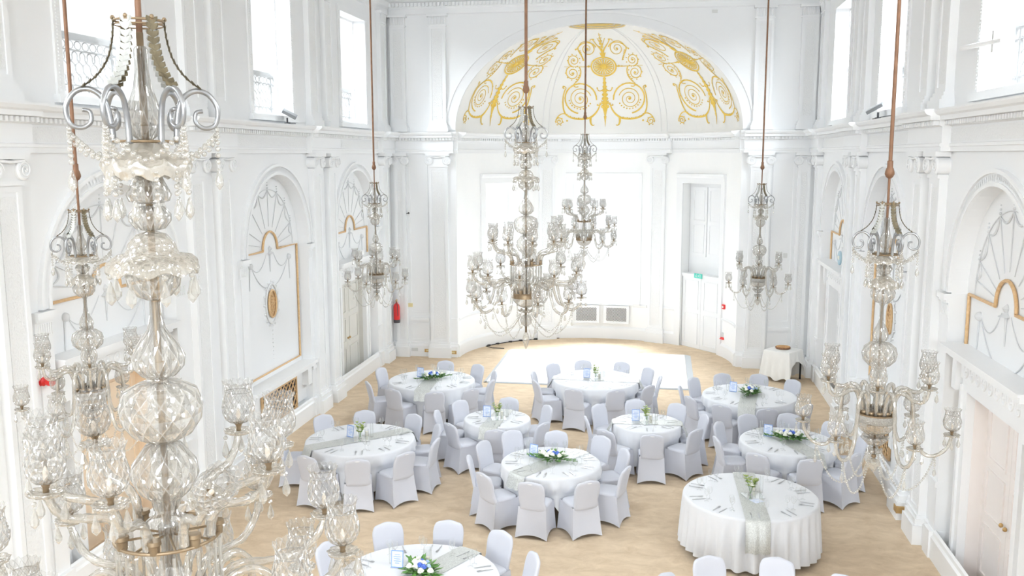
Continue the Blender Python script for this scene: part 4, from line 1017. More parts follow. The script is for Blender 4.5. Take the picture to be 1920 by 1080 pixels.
# ---- large chandelier; z as heights in the room for the reference one, crown ring 6.06
ZB = 5.622     # scroll ring height (reference)
LG = [
 solid('glass_vase', [(.018, .35), (.026, .34), (.026, .26), (.034, .2), (.062, .12), (.066, .07), (.045, .02), (.02, .0)], 'cut'),
 solid('glass_dish', [(.03, -.005), (.055, -.01), (.075, -.035), (.12, -.062), (.155, -.075), (.163, -.10), (.150, -.135), (.148, -.13), (.156, -.1), (.1, -.062), (.03, -.02)], 'frost', 48, scall(10, .035, .13)),
 solid('glass_bell', [(.050, -.125), (.060, -.15), (.085, -.20), (.075, -.225), (.03, -.235)], 'cut'),
 solid('glass_ball', [(.02, -.24), (.055, -.247), (.078, -.275), (.078, -.3), (.055, -.33), (.02, -.338)], 'cut'),
 solid('glass_canopy', [(.02, -.340), (.055, -.350), (.085, -.385), (.10, -.425), (.145, -.445), (.168, -.465), (.172, -.495), (.165, -.497), (.158, -.47), (.10, -.44), (.02, -.42)], 'dish', 48, scall(8, .03, .13)),
 solid('glass_ball', [(.03, -.445), (.09, -.465), (.105, -.51), (.098, -.55), (.065, -.59), (.03, -.605)], 'cut'),
 solid('glass_pear', [(.022, -.61), (.022, -.66), (.035, -.72), (.075, -.775), (.102, -.83), (.097, -.87), (.065, -.905), (.03, -.915)], 'cut'),
 solid('glass_collar', [(.02, -.912), (.036, -.916), (.036, -.928), (.02, -.932)], 'dish'),
 solid('glass_globe', [(.03, -.928), (.085, -.935), (.14, -.965), (.160, -1.025), (.152, -1.085), (.115, -1.14), (.06, -1.168), (.03, -1.172)], 'cut', 40),
 solid('glass_urn', [(.03, -1.172), (.07, -1.185), (.125, -1.26), (.132, -1.31), (.10, -1.375), (.058, -1.41), (.05, -1.46), (.065, -1.485), (.085, -1.50)], 'cut', 40),
 solid('glass_pedestal', [(.02, -1.51), (.04, -1.52), (.03, -1.62), (.05, -1.72), (.065, -1.80), (.04, -1.88), (.05, -1.95)], 'cut'),
 solid('glass_bowl', [(.17, -1.99), (.165, -2.03), (.12, -2.09), (.05, -2.12), (.02, -2.125)], 'dish', 40),
 solid('glass_dish', [(.02, -2.16), (.06, -2.17), (.10, -2.155), (.102, -2.16), (.06, -2.185), (.02, -2.18)], 'dish', 40, scall(8, .05, .08)),
 solid('glass_ball', [(.02, -2.22), (.06, -2.235), (.078, -2.29), (.06, -2.345), (.02, -2.37)], 'cut'),
 solid('finial', [(.012, -2.45), (.03, -2.47), (.046, -2.53), (.042, -2.57), (.012, -2.66), (.001, -2.68)], 'dish', 16),
]
def lg_frame():
    b = MB()
    b.tube([(0, 0, .4), (0, 0, -2.45)], .0135, 10); b.obj
    return b.mesh('inner_stem', M['brass'], True)
def ringmesh(name, R_, z, r, spokes, band=0):
    b = MB(); b.tube([(R_*cos(2*pi*i/40), R_*sin(2*pi*i/40), z) for i in range(40)], r, 8, closed=True)
    for k in range(spokes):
        a = 2*pi*k/spokes; b.tube([(R_*cos(a), R_*sin(a), z), (.02*cos(a), .02*sin(a), z)], r*.7, 6)
    for k in range(8):
        a = 2*pi*(k+.5)/8; b.lathe([(.001, -.005), (.02, -.005), (.022, .03), (.028, .035), (.026, .05), (.001, .05)], 10, ((R_-.01)*cos(a), (R_-.01)*sin(a), z))
    if band: b.lathe([(R_, z), (R_+.004, z-band), (R_-.004, z-band)], 40)
    return b.mesh(name, M['brass'], True, 40)
LGM = dict(stem=lg_frame(), ring1=ringmesh('arm_ring', .205, -1.555, .0075, 8), ring2=ringmesh('arm_ring', .185, -1.93, .010, 8, .06))
b = MB()
for k in range(26):
    a = 2*pi*k/26; b.tube([(.20*cos(a), .20*sin(a), -1.58), (.20*cos(a), .20*sin(a), -1.80)], .0075, 6); b.lathe([(.0008, 0), (.009, -.012), (.0008, -.03)], 6, (.20*cos(a), .20*sin(a), -1.80))
LGM['prisms'] = b.mesh('prism_fringe', M['crystal'])
UA = [(.19, -1.55), (.20, -1.47), (.24, -1.42), (.31, -1.40), (.38, -1.38), (.43, -1.33), (.455, -1.27)]
MA = [(.17, -1.93), (.20, -1.82), (.28, -1.77), (.40, -1.79), (.54, -1.80), (.64, -1.76), (.69, -1.69), (.70, -1.66)]
LA = [(.17, -1.93), (.22, -1.80), (.32, -1.76), (.40, -1.82), (.43, -1.95), (.49, -2.09), (.60, -2.14), (.69, -2.08), (.72, -2.0)]
for k_, v_ in (('ua', UA), ('ma', MA), ('la', LA)): LGM[k_] = armmesh(v_, .016)
P = smooth_path([(.60, 0, -2.15), (.54, 0, -2.33), (.40, 0, -2.46), (.25, 0, -2.42), (.12, 0, -2.28), (.08, 0, -2.20)], 6)
LGM['fest'] = beadmesh(P, .0095, .022).mesh('bead_festoon', M['crystal'], True)
LGM['hang'] = beadmesh([(.60, 0, -2.15), (.60, 0, -2.26)], .0095, .022, 1).mesh('bead_strand', M['crystal'], True)
def large(x, y, tilt, zring, sc, rot, zknob, label, sz=None, tiltk=-1, cr=0.0):
    root = empty('chandelier', (x, y, ZC), 0, label, 'chandelier', 'chandeliers down the middle of the room')
    root.rotation_euler = (tilt[1], tilt[0], 0)
    sz = sz or sc
    zs = zring-.44*sz-ZC
    M0 = T(0, 0, zs)@Matrix.Diagonal((sc, sc, sz, 1))
    link('hanging_rod', rodmesh(0, zknob-ZC, zs+.3, True), root)
    add_crown(root, M0, cr)
    for nm, me in LG: link(nm, me, root, M0)
    link('inner_stem', LGM['stem'], root, M0); link('arm_ring', LGM['ring1'], root, M0@RZ(rot)); link('arm_ring', LGM['ring2'], root, M0@RZ(rot)); link('prism_fringe', LGM['prisms'], root, M0)
    for k in range(9): add_arm(root, LGM['ua'], (.457, -1.275), rot+2*pi*k/9, M0, lean=random.uniform(-.05, .05) if k != tiltk else 1.0)
    for k in range(10):
        add_arm(root, LGM['ma'], (.70, -1.67), rot+.2+2*pi*k/10, M0, lean=random.uniform(-.03, .03)); add_arm(root, LGM['la'], (.722, -2.0), rot+.2+2*pi*(k+.5)/10, M0, lean=random.uniform(-.03, .03))
        link('bead_festoon', LGM['fest'], root, M0@RZ(rot+.2+2*pi*(k+.5)/10)); link('bead_strand', LGM['hang'], root, M0@RZ(rot+.2+2*pi*(k+.5)/10))
    for k in range(8): link('pendant_drop', ME['drop'], root, M0@RZ(k*pi/4)@T(.160, 0, -.49)@Matrix.Scale(1.2, 4))
    return root
# ---- small chandelier; z measured down from the scroll ring (room height 4.595 for the reference)
SM = [
 solid('glass_vase', [(.018, .33), (.024, .32), (.024, .25), (.034, .19), (.050, .14), (.052, .09), (.030, .05), (.036, .02), (.02, .0)], 'cut'),
 solid('glass_dish', [(.03, -.005), (.06, -.012), (.10, -.035), (.140, -.06), (.142, -.075), (.10, -.05), (.03, -.025)], 'frost', 48, scall(10, .03, .12)),
 solid('glass_ball', [(.02, -.08), (.055, -.10), (.07, -.13), (.05, -.17), (.025, -.19)], 'cut'),
 solid('glass_canopy', [(.02, -.19), (.05, -.20), (.085, -.235), (.125, -.275), (.128, -.30), (.12, -.295), (.08, -.26), (.02, -.24)], 'frost', 48, scall(8, .03, .11)),
 solid('glass_ball', [(.03, -.285), (.085, -.30), (.105, -.345), (.098, -.39), (.06, -.435), (.03, -.447)], 'cut'),
 solid('glass_pear', [(.026, -.45), (.018, -.47), (.018, -.55), (.026, -.62), (.055, -.69), (.068, -.74), (.055, -.785), (.025, -.80)], 'cut'),
 solid('glass_globe', [(.03, -.80), (.09, -.812), (.135, -.85), (.150, -.91), (.138, -.97), (.09, -1.02), (.04, -1.035)], 'cut', 40),
 solid('glass_urn', [(.034, -1.04), (.034, -1.075), (.024, -1.085), (.05, -1.15), (.078, -1.22), (.074, -1.27), (.03, -1.32), (.035, -1.38), (.06, -1.46)], 'cut'),
 solid('glass_bowl', [(.165, -1.55), (.160, -1.59), (.12, -1.64), (.06, -1.665), (.02, -1.668)], 'dish', 40),
 solid('glass_dish', [(.02, -1.70), (.06, -1.71), (.10, -1.69), (.115, -1.71), (.07, -1.76), (.02, -1.78)], 'cut', 40, scall(8, .12, .04)),
 solid('glass_dish', [(.02, -1.80), (.04, -1.82), (.06, -1.81), (.065, -1.84), (.02, -1.86)], 'cut', 32, scall(6, .12, .04)),
 solid('finial', [(.012, -1.90), (.03, -1.91), (.062, -1.935), (.056, -1.965), (.012, -2.03), (.001, -2.04)], 'dish', 12),
]
SMM = {}
b = MB(); b.tube([(0, 0, .35), (0, 0, -1.9)], .010, 10); b.lathe([(.001, -1.86), (.02, -1.865), (.024, -1.89), (.001, -1.9)], 10); SMM['stem'] = b.mesh('inner_stem', M['brass'], True)
b = MB(); b.lathe([(.001, -1.48), (.165, -1.47), (.170, -1.462), (.170, -1.475), (.001, -1.50)], 40)
for k in range(12):
    a = 2*pi*k/12; b.lathe([(.001, -.0), (.02, -.0), (.022, .025), (.027, .03), (.024, .045), (.001, .045)], 10, (.135*cos(a), .135*sin(a), -1.475))
SMM['ring'] = b.mesh('arm_plate', M['brass'], True, 40)
b = MB(); b.lathe([(.170, -1.475), (.174, -1.49), (.168, -1.545), (.160, -1.55)], 48); SMM['band'] = b.mesh('embossed_band', mat('embossed_silver_band', (0.42, 0.41, 0.39), 0.4, 0.6, bump=(90, 1, .02), noise=(0.58, 0.57, 0.54), nscale=60), True, 60)
SU = [(.12, -1.46), (.145, -1.35), (.19, -1.26), (.26, -1.25), (.33, -1.285), (.41, -1.29), (.455, -1.24), (.47, -1.17)]
SL = [(.135, -1.46), (.155, -1.33), (.205, -1.245), (.262, -1.26), (.293, -1.35), (.307, -1.50), (.335, -1.68), (.41, -1.80), (.51, -1.80), (.59, -1.72), (.62, -1.62)]
SMM['ua'] = armmesh(SU, .0155); SMM['la'] = armmesh(SL, .0155)
P = smooth_path([(.50, 0, -1.80), (.43, 0, -2.0), (.32, 0, -2.14), (.20, 0, -2.12), (.10, 0, -1.95), (.06, 0, -1.82)], 6)
SMM['fest'] = beadmesh(P, .0105, .024).mesh('bead_festoon', M['crystal'], True)
SMM['hang'] = beadmesh([(.50, 0, -1.80), (.50, 0, -1.90)], .0105, .024, 1).mesh('bead_strand', M['crystal'], True)
def small(x, y, tilt, zring, sc, sz, rot, zknob, label, cr=0.0):
    root = empty('chandelier', (x, y, ZC), 0, label, 'chandelier', 'smaller chandeliers along the side walls')
    root.rotation_euler = (tilt[1], tilt[0], 0)
    zs = zring-.44*sc-ZC
    Mc = T(0, 0, zs)@Matrix.Scale(sc, 4)
    M0 = T(0, 0, zs)@Matrix.Diagonal((sc, sc, sz, 1))
    link('hanging_rod', rodmesh(0, zknob-ZC, zs+.3*sc, False), root)
    add_crown(root, Mc, cr)
    for nm, me in SM: link(nm, me, root, M0)
    for k_, n_ in (('stem', 'inner_stem'), ('ring', 'arm_plate'), ('band', 'embossed_band')): link(n_, SMM[k_], root, M0)
    # arms keep their own shape below the shortened stem
    Ma = T(0, 0, zs-1.46*sz)@Matrix.Scale(sc, 4)@T(0, 0, 1.46)
    for k in range(6):
        add_arm(root, SMM['ua'], (.47, -1.17), rot+.3+2*pi*k/6, Ma, random.uniform(-.04, .04), 1.05); add_arm(root, SMM['la'], (.621, -1.62), rot+.3+2*pi*(k+.5)/6, Ma, random.uniform(-.04, .04), 1.05)
        link('bead_festoon', SMM['fest'], root, Ma@RZ(rot+.3+2*pi*(k+.5)/6)); link('bead_strand', SMM['hang'], root, Ma@RZ(rot+.3+2*pi*(k+.5)/6))
    return root
large(-0.075, 3.03, (0, 0), 5.93, .92, .644, 6.45, 'huge cut-glass chandelier filling the left foreground', sz=.93, tiltk=7, cr=.536)
large(0.0, 11.72, (0, 0), 6.06, 1.0, .15, 6.30, 'large tiered glass chandelier hanging at the centre of the view', cr=.146)
large(0.0, 20.73, (0, 0), 5.906, .97, .5, 6.30, 'large tiered chandelier farthest away, before the bright apse window', cr=.083)
small(-3.71, 7.94, (0, 0), 4.955, .97, .885, -.22, 5.305, 'glass chandelier half hidden behind the huge one at far left', cr=.6)
small(-3.71, 17.05, (0, 0), 4.937, .90, .93, .707, 5.25, 'small distant glass chandelier near the fire extinguisher', cr=.309)
small(3.71, 8.67, (0, 0), 5.03, 1.03, 1.0, .0, 5.322, 'nearest chandelier on the right, before the doorway with rosettes', cr=-.227)
small(3.71, 19.35, (0, 0), 4.866, .95, 1.02, .12, 5.219, 'small distant chandelier hanging above the log slice table', cr=-.103)

# ------------------------------------------------------------------ chairs
def chair_meshes():
    # backrest: outline in x,z extruded and rounded, leaning back
    o = []
    hw = .205; z0, z1 = .42, .875
    o = [(-.192, z0), (.192, z0), (.198, .55), (hw, .66), (hw+.002, .74), (.196, .80), (.165, .845), (.09, .865), (0, .880)]
    o = o+[(-x, z) for x, z in reversed(o[2:-1])]
    o = [(p[0], 0, p[1]) for p in o]
    oo = smooth_path(o+[o[0]], 4)[:-1]; n = len(oo)
    def lean(x, y, z):
        f = (z-.42)/.46; y *= .7; x *= .965; return (x, -.205-.085*f-.02*f*f+y+.035*(1-(x/.21)**2)*-1*.5, z)
    vs = []; rings = [(1.0, 0), (.985, .022), (.93, .034), (.78, .036), (.6, .036), (.4, .036), (.22, .036), (.1, .036)]
    cz = .64
    for sgn in (-1, 1):
        for (k, h) in rings:
            for (x, _, z) in oo: vs.append(lean(x*k, sgn*h, cz+(z-cz)*k))
    fs = []; m = len(rings)
    for q in range(2):
        for r in range(m-1):
            for i in range(n):
                j = (i+1) % n; a = q*m*n+r*n
                f = (a+i, a+j, a+n+j, a+n+i); fs.append(f if q == 0 else f[::-1])
    for q in range(2):
        vs.append(lean(0, (-1, 1)[q]*.036, cz)); k_ = len(vs)-1; a = q*m*n+(m-1)*n
        for i in range(n):
            f = (a+i, a+(i+1) % n, k_); fs.append(f if q == 0 else f[::-1])
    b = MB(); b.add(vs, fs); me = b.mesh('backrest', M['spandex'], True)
    # seat cushion
    b = MB(); n = 40
    def sq(a, hx, hy, p=5): 
        c, s = cos(a), sin(a); k = (abs(c)**p+abs(s)**p)**(-1/p); return hx*c*k, hy*s*k
    vs = []
    lv = [(.455, .985), (.475, .97), (.487, .90), (.493, .6), (.495, .02)]
    for z, k in lv:
        for i in range(n):
            x, y = sq(2*pi*i/n, .211*k, .208*k); vs.append((x, y-.013, z))
    fs = [(r*n+i, r*n+(i+1) % n, (r+1)*n+(i+1) % n, (r+1)*n+i) for r in range(len(lv)-1) for i in range(n)]+[tuple((len(lv)-1)*n+i for i in range(n))]
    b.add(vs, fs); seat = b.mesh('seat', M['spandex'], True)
    # stretched skirt: four sides bowing in between the feet
    b = MB(); ns = 14; n = 4*ns; lv = 9; vs = []
    def side(i, x0, x1, y0, y1):
        k, t = divmod(i, ns); t /= ns
        return [(x1, y0+(y1-y0)*t), (x1-(x1-x0)*t, y1), (x0, y1-(y1-y0)*t), (x0+(x1-x0)*t, y0)][k]+(t, k)
    for r in range(lv):
        f = r/(lv-1)
        for i in range(n):
            tx, ty, t, k = side(i, -.208, .208, -.232, .193); bx, by, _, _ = side(i, -.240, .240, -.300, .215)
            g = f**1.3
            x = tx+(bx-tx)*g; y = ty+(by-ty)*g
            c = 4*t*(1-t); bow = .040*c*sin(pi*min(1, f*.75+.05))
            dx, dy = [(-1, 0), (0, -1), (1, 0), (0, 1)][k]
            x += dx*bow; y += dy*bow
            zb = .008+.05*c
            vs.append((x, y, .462+(zb-.462)*f))
    fs = [(r*n+i, (r+1)*n+i, (r+1)*n+(i+1) % n, r*n+(i+1) % n) for r in range(lv-1) for i in range(n)]
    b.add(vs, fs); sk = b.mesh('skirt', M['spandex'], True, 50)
    b = MB(); b.T = Matrix(((.040, 0, 0, 0), (0, .004, 0, -.3405), (0, 0, .011, .842), (0, 0, 0, 1))); b.sphere((0, 0, 0), 1.0, 14, 8); hd = b.mesh('hand_slot', M['slot'], True)
    return me, seat, sk, hd
CB, CS, CK, CHH = chair_meshes()
def chair(x, y, rz, label, group):
    o = empty('banquet_chair', (x, y, 0), rz, label, 'chair', group)
    bk = link('backrest', CB, o); link('hand_slot', CHH, bk); link('seat', CS, o); link('skirt', CK, o)
    return o
# ------------------------------------------------------------------ tables
# key: centre, radius, name for labels, runner angle (deg), cloth drop, kind of centrepiece, chair backrest tops (x, y)
TABLES = {
 'a': ((-3.00, 18.45), .90, 'the back left table', 92, .12, 'flowers', [(-3.01,19.75),(-4.19,18.9),(-4.15,17.7),(-3.48,17.22),(-2.59,17.12),(-1.96,17.45),(-1.70,18.23),(-1.83,18.92),(-2.25,19.45)]),
 'b': ((.42, 19.04), .90, 'the table touching the dance floor', -2, .12, 'sprig', [(-.57,19.89),(.01,20.3),(.87,20.2),(1.5,19.78),(1.72,19.05),(1.55,18.28),(.89,17.83),(.06,17.75),(-.76,18.29),(-.86,19.05)]),
 'c': ((3.50, 18.2), .90, 'the back right table', 82, .12, 'flowers', [(3.09,19.48),(3.80,19.45),(4.35,19.15),(2.60,18.96),(2.24,18.25),(2.40,17.55),(2.86,17.03),(3.70,16.93),(4.40,17.3)]),
 'd': ((-1.13, 15.85), .59, 'the small table left of centre', 85, .14, 'sprig', [(-1.1,16.85),(-1.99,16.5),(-2.2,15.76),(-1.79,15.15),(-.98,14.88),(-.25,15.38),(-.33,16.42)]),
 'e': ((1.54, 16.0), .60, 'the small table right of centre', 2, .14, 'sprig', [(1.34,16.98),(1.93,16.94),(2.55,16.28),(2.34,15.40),(1.63,14.98),(.88,15.10),(.70,16.62),(.50,15.95)]),
 'f': ((-3.18, 14.30), .90, 'the large table at the left', 42, .14, 'sprig', [(-4.16,15.22),(-3.52,15.53),(-2.60,15.46),(-2.01,14.95),(-1.86,14.16),(-2.20,13.42),(-2.78,13.0),(-3.62,13.05),(-4.41,14.10)]),
 'g': ((3.86, 15.28), .77, 'the right table nearest the wall', 115, .14, 'flowers', [(3.36,16.39),(4.01,16.52),(4.65,16.2),(4.98,15.33),(4.69,14.44),(4.07,14.17),(3.28,14.25),(2.72,14.96),(2.80,15.85)]),
 'h': ((.11, 13.62), .76, 'the middle front table', 56, .26, 'flowers', [(.10,14.86),(-.65,14.74),(.72,14.72),(1.16,14.08),(1.28,13.28),(.77,12.60),(-.03,12.44),(-.76,12.68),(-1.12,13.43),(-1.02,14.18)]),
 'i': ((3.02, 12.67), .915, 'the chairless front right table', 91, .07, 'sprig', []),
 'j': ((-.90, 9.49), .915, 'the table at the bottom edge', 62, .10, 'flowers', [(-1.6,10.68),(-.83,10.80),(-.22,10.55),(.19,10.03),(-2.08,9.95)]),
}
ORD = ['', 'second', 'third', 'fourth', 'fifth', 'sixth', 'seventh', 'eighth', 'ninth', 'tenth']
def cloth_mesh(r, z0, drop, folds, seed, seats=()):
    rnd = random.Random(seed); n = 180; ph = [rnd.random()*6.28 for _ in range(5)]
    prof = [(0.001, .765), (r*.5, .765), (r*.97, .765), (r*.995, .762), (r+.006, .752), (r+.012, .73)]
    b = MB(); vs = []
    for (q, z) in prof:
        for i in range(n): a = 2*pi*i/n; vs.append((q*cos(a), q*sin(a), z))
    L = 9
    for k in range(1, L+1):
        f = k/L
        for i in range(n):
            a = 2*pi*i/n
            wv = sin(folds*a+ph[0]+.9*sin(3*a+ph[1]))*(1+.4*sin(2*a+ph[2]))
            rr = r+.014+.03*f+(.030 if r < .7 else .048)*f**.8*wv
            zz = .73+(z0-.73)*f+(drop*.18*sin(folds*a+ph[0]+.9*sin(3*a+ph[1]))+.02*sin(4*a+ph[3]))*f
            if zz < .60:
                for (sa, fd) in seats:
                    da = abs((a-sa+pi) % (2*pi)-pi); h1 = .245/r
                    if da < h1*1.6:
                        k_ = 1 if da < h1 else (h1*1.6-da)/(h1*.6); k_ *= min(1, (.60-zz)/.09)
                        lim = fd/cos(min(da, h1)); rr = rr+(min(rr, lim)-rr)*k_
            vs.append((rr*cos(a), rr*sin(a), max(zz, .015)))
    m = len(prof)+L
    fs = [(r_*n+i, (r_+1)*n+i, (r_+1)*n+(i+1) % n, r_*n+(i+1) % n) for r_ in range(m-1) for i in range(n)]
    b.add(vs, [f[::-1] for f in fs]); return b.mesh('tablecloth', M['cloth'], True)
def knife_mesh():
    b = MB(); b.box((-.006, -.095, 0), (.006, -.01, .004))
    b.add([(-.008, -.01, 0), (.009, -.01, 0), (.009, .09, 0), (0, .11, 0), (-.008, .09, 0), (-.008, -.01, .002), (.009, -.01, .002), (.009, .09, .002), (0, .11, .002), (-.008, .09, .002)], [(4,3,2,1,0), (5,6,7,8,9), (0,1,6,5), (1,2,7,6), (2,3,8,7), (3,4,9,8), (4,0,5,9)])
    return b.mesh('knife', M['steel'])
def fork_mesh():
    b = MB(); b.box((-.004, -.095, 0), (.004, .03, .004)); b.box((-.012, .03, 0), (.012, .05, .004))
    for k in range(4): x = -.0105+k*.007; b.box((x-.0015, .05, .001), (x+.0015, .095, .004))
    return b.mesh('fork', M['steel'])
def glass_meshes():
    b = MB(); b.lathe([(.001, .085), (.012, .088), (.030, .11), (.036, .135), (.033, .165), (.029, .185)], 20); g = b.mesh('wine_glass', M['clear'], True)
    b = MB(); b.lathe([(.034, 0), (.033, .003), (.006, .008), (.0035, .02), (.0035, .08), (.006, .088)], 16); return g, b.mesh('glass_foot', M['clear'], True)
KN, FK = knife_mesh(), fork_mesh(); GB, GF = glass_meshes()
ZT = .768
def card_stand(x, y, rz, nm):
    o = empty('table_card', (x, y, ZT), rz, 'pale blue framed card standing on '+nm, 'card', 'table cards')
    tl = Matrix.Rotation(rad(-8), 4, 'X')
    b = MB(); b.T = tl; b.box((-.07, -.004, 0), (.07, .004, .20)); b.obj('card_panel', M['card'], o)
    b = MB(); b.T = tl
    for q in (((-.07, -.007, 0), (-.063, -.004, .2)), ((.063, -.007, 0), (.07, -.004, .2)), ((-.07, -.007, .19), (.07, -.004, .2)), ((-.07, -.007, 0), (.07, -.004, .01))): b.box(*q)
    for k, w in enumerate((.03, .042, .036, .04, .025)): b.box((-w, -.006, .15-k*.025), (w, -.0045, .154-k*.025))
    b.obj('printed_border', M['blueink'], o)
    b = MB(); b.box((-.075, -.03, 0), (.075, .03, .006)); b.obj('clear_foot', M['clear'], o)
def candle_vase(x, y, nm, h=.19, r=.05):
    o = empty('candle_vase', (x, y, ZT), 0, 'clear glass cylinder holding a candle on '+nm, 'vase', 'candle vases')
    b = MB(); b.lathe([(.001, .004), (r-.004, .004), (r-.003, h), (r, h), (r, 0), (.001, 0)], 24); b.obj('glass_cylinder', M['clear'], o, smooth=True)
    b = MB(); b.lathe([(.001, .006), (.024, .006), (.024, .08), (.001, .084)], 16); b.obj('candle', M['candle'], o, smooth=True)
def tall_vase(x, y, nm):
    o = empty('flute_vase', (x, y, ZT), 0, 'slim tall clear glass flute on '+nm, 'vase', 'slim flutes')
    b = MB(); b.lathe([(.001, .003), (.022, .003), (.024, .24), (.027, .24), (.026, 0), (.001, 0)], 18); b.obj('glass_tube', M['clear'], o, smooth=True)
def leaf(b, base, dirv, up, L, w):
    d = Vector(dirv).normalized(); u = Vector(up); s = d.cross(u)
    if s.length < 1e-3: s = Vector((1, 0, 0))
    s.normalize(); p = Vector(base); nn = s.cross(d)
    pts = [p, p+d*L*.3+s*w*.8+nn*.004, p+d*L*.6+s*w-nn*.004, p+d*L-nn*.012, p+d*L*.6-s*w-nn*.004, p+d*L*.3-s*w*.8+nn*.004]
    th = nn*.0012
    b.add([q+th for q in pts]+[q-th for q in pts], [(0, 1, 2, 3, 4, 5), (11, 10, 9, 8, 7, 6)])
def bloom(m, r):
    b = MB()
    for ring, (k, n, el) in enumerate(((1.0, 7, .25), (.75, 6, .7), (.45, 5, 1.15))):
        for i in range(n):
            a = 2*pi*i/n+ring*.4; d = Vector((cos(a)*cos(el), sin(a)*cos(el), sin(el))); c = d*(r*.6*k)
            b.sphere(c+Vector((0, 0, r*.25*ring)), r*.42, 6, 4, .8)
    b.sphere((0, 0, r*.45), r*.3, 6, 4); return b.mesh('bloom', m, True)
BLM = dict(w=bloom(M['petalw'], .034), b=bloom(M['petalb'], .032), p=bloom(M['petalp'], .026))
def flowers(x, y, nm, seed):
    rnd = random.Random(seed)
    o = empty('flower_arrangement', (x, y, ZT), rnd.random()*3, 'low arrangement of leaves, blue and cream blooms on '+nm, 'flowers', 'low flower arrangements')
    b = MB()
    for k in range(120):
        a = rnd.random()*6.28; el = rnd.uniform(0.0, .9); rr = rnd.uniform(.02, .15)
        leaf(b, (rr*cos(a)*1.2, rr*sin(a)*.8, .02+.05*rnd.random()), (cos(a), sin(a), el), (0, 0, 1), rnd.uniform(.06, .11), rnd.uniform(.012, .02))
    for q in (-1, 1):
        for k in range(16): leaf(b, (q*(.14+.012*k), rnd.uniform(-.03, .03), .03), (q*.6, rnd.uniform(-1, 1), .5), (0, 0, 1), .06, .012)
    b.obj('foliage', M['green'], o)
    for k in range(14):
        a = k*2.4; rr = .02+.009*k; key = 'b' if k in (1, 4, 5) else ('p' if k in (7, 10) else 'w')
        link('%s_bloom' % {'w': 'cream', 'b': 'blue', 'p': 'pale_blue'}[key], BLM[key], o, T(rr*cos(a)*1.15, rr*sin(a)*.85, .075+.03*(1-k/14))@Matrix.Rotation(.4*rnd.uniform(-1, 1), 4, 'X'))
    return o
def sprig(x, y, nm, seed):
    rnd = random.Random(seed)
    m_ = empty('mirror_tile', (x+.03, y-.02, ZT+.004), rad(20), 'square mirror tile at the centre of '+nm, 'mirror', 'mirror tiles')
    b = MB(); b.box((-.13, -.13, 0), (.13, .13, .005)); b.obj('mirror_glass', M['mirror'], m_)
    o = empty('sprig_vase', (x, y, ZT+.0095), 0, 'small clear vase with green sprigs on '+nm, 'vase', 'sprig vases')
    b = MB(); b.lathe([(.001, .003), (.03, .003), (.034, .04), (.026, .075), (.022, .1), (.028, .125), (.03, .125), (.024, .1), (.029, .07), (.037, .04), (.033, 0), (.001, 0)], 20); b.obj('glass_vase', M['clear'], o, smooth=True)
    b = MB(); st = MB()
    for k in range(6):
        a = rnd.random()*6.28; tip = Vector((.075*cos(a), .075*sin(a), rnd.uniform(.2, .27))); base = Vector((0, 0, .01))
        P = [base.lerp(tip, t)+Vector((0, 0, .02*sin(pi*t))) for t in frange(0, 1, 6)]; st.tube(P, .0025, 5)
        for j in range(2, 6):
            for q in range(4): aa = rnd.random()*6.28; leaf(b, P[j], (cos(aa), sin(aa), .7), (0, 0, 1), .05, .012)
    b.obj('leaves', M['lime'], o); st.obj('stems', M['green'], o)
    link('cream_bloom', BLM['w'], o, T(.015, -.03, .15))
def runner(x, y, r, ang, nm, hang, seed):
    root = None
    b = MB(); hw = .16; n = 18
    # top strip follows the cloth and drops over both edges
    pts = []
    R_ = r+.035
    yf = lambda hang: [(-R_-.045, ZT-hang), (-R_-.035, ZT-hang*.5), (-R_-.012, ZT-.06), (-R_+.005, ZT-.004), (-R_+.03, ZT+.003)]
    sec = yf(hang[1])+[(-R_*.5, ZT+.003), (0, ZT+.003), (R_*.5, ZT+.003)]+[(-a, z) for a, z in reversed(yf(hang[0]))]
    vs = []
    for (u, z) in sec:
        for k in range(9):
            v = -hw+2*hw*k/8
            uu = u
            if abs(u) > R_*.6: uu = math.copysign(math.sqrt(max(.01, u*u-v*v)), u)
            w = .022*sin(k*1.9+seed) if z < ZT-.1 else 0
            vs.append((uu+math.copysign(w+.03*(z < ZT-.1), u), v, z))
    m = len(sec)
    fs = [(i*9+k, i*9+k+1, (i+1)*9+k+1, (i+1)*9+k) for i in range(m-1) for k in range(8)]
    b.add(vs, fs); b.T = None
    o = b.obj('table_runner', M['sequin'], smooth=True, angle=60); o.location = (x, y, 0); o.rotation_euler = (0, 0, rad(ang))
    tag(o, 'silver sequin runner laid across '+nm, 'table runner', 'sequin runners')
def layout():
    L = []
    for key, ((x, y), r, nm, ra, cd_, cp_, tops) in TABLES.items():
        if not tops: continue
        od = sorted(tops, key=lambda p: (-pi/2-math.atan2(p[1]-y, p[0]-x)) % (2*pi))
        near = min(range(len(od)), key=lambda i: od[i][1])
        for i in range(len(od)):
            p = od[(near+i) % len(od)]; dx, dy = x-p[0], y-p[1]; d = math.hypot(dx, dy); dist = max(d, r+.44)-.30
            L.append([key, x-dx/d*dist, y-dy/d*dist, x, y, r+.14])
    for it in range(40):
        for a in range(len(L)):
            for b in range(a+1, len(L)):
                dx, dy = L[b][1]-L[a][1], L[b][2]-L[a][2]; d = math.hypot(dx, dy)
                if d < .595:
                    q = (.595-d)/2/max(d, .01)*.6; L[a][1] -= dx*q; L[a][2] -= dy*q; L[b][1] += dx*q; L[b][2] += dy*q
        for c in L:
            dx, dy = c[1]-c[3], c[2]-c[4]; d = math.hypot(dx, dy)
            if d < c[5]: c[1] = c[3]+dx/d*c[5]; c[2] = c[4]+dy/d*c[5]
    return L
CH = layout()
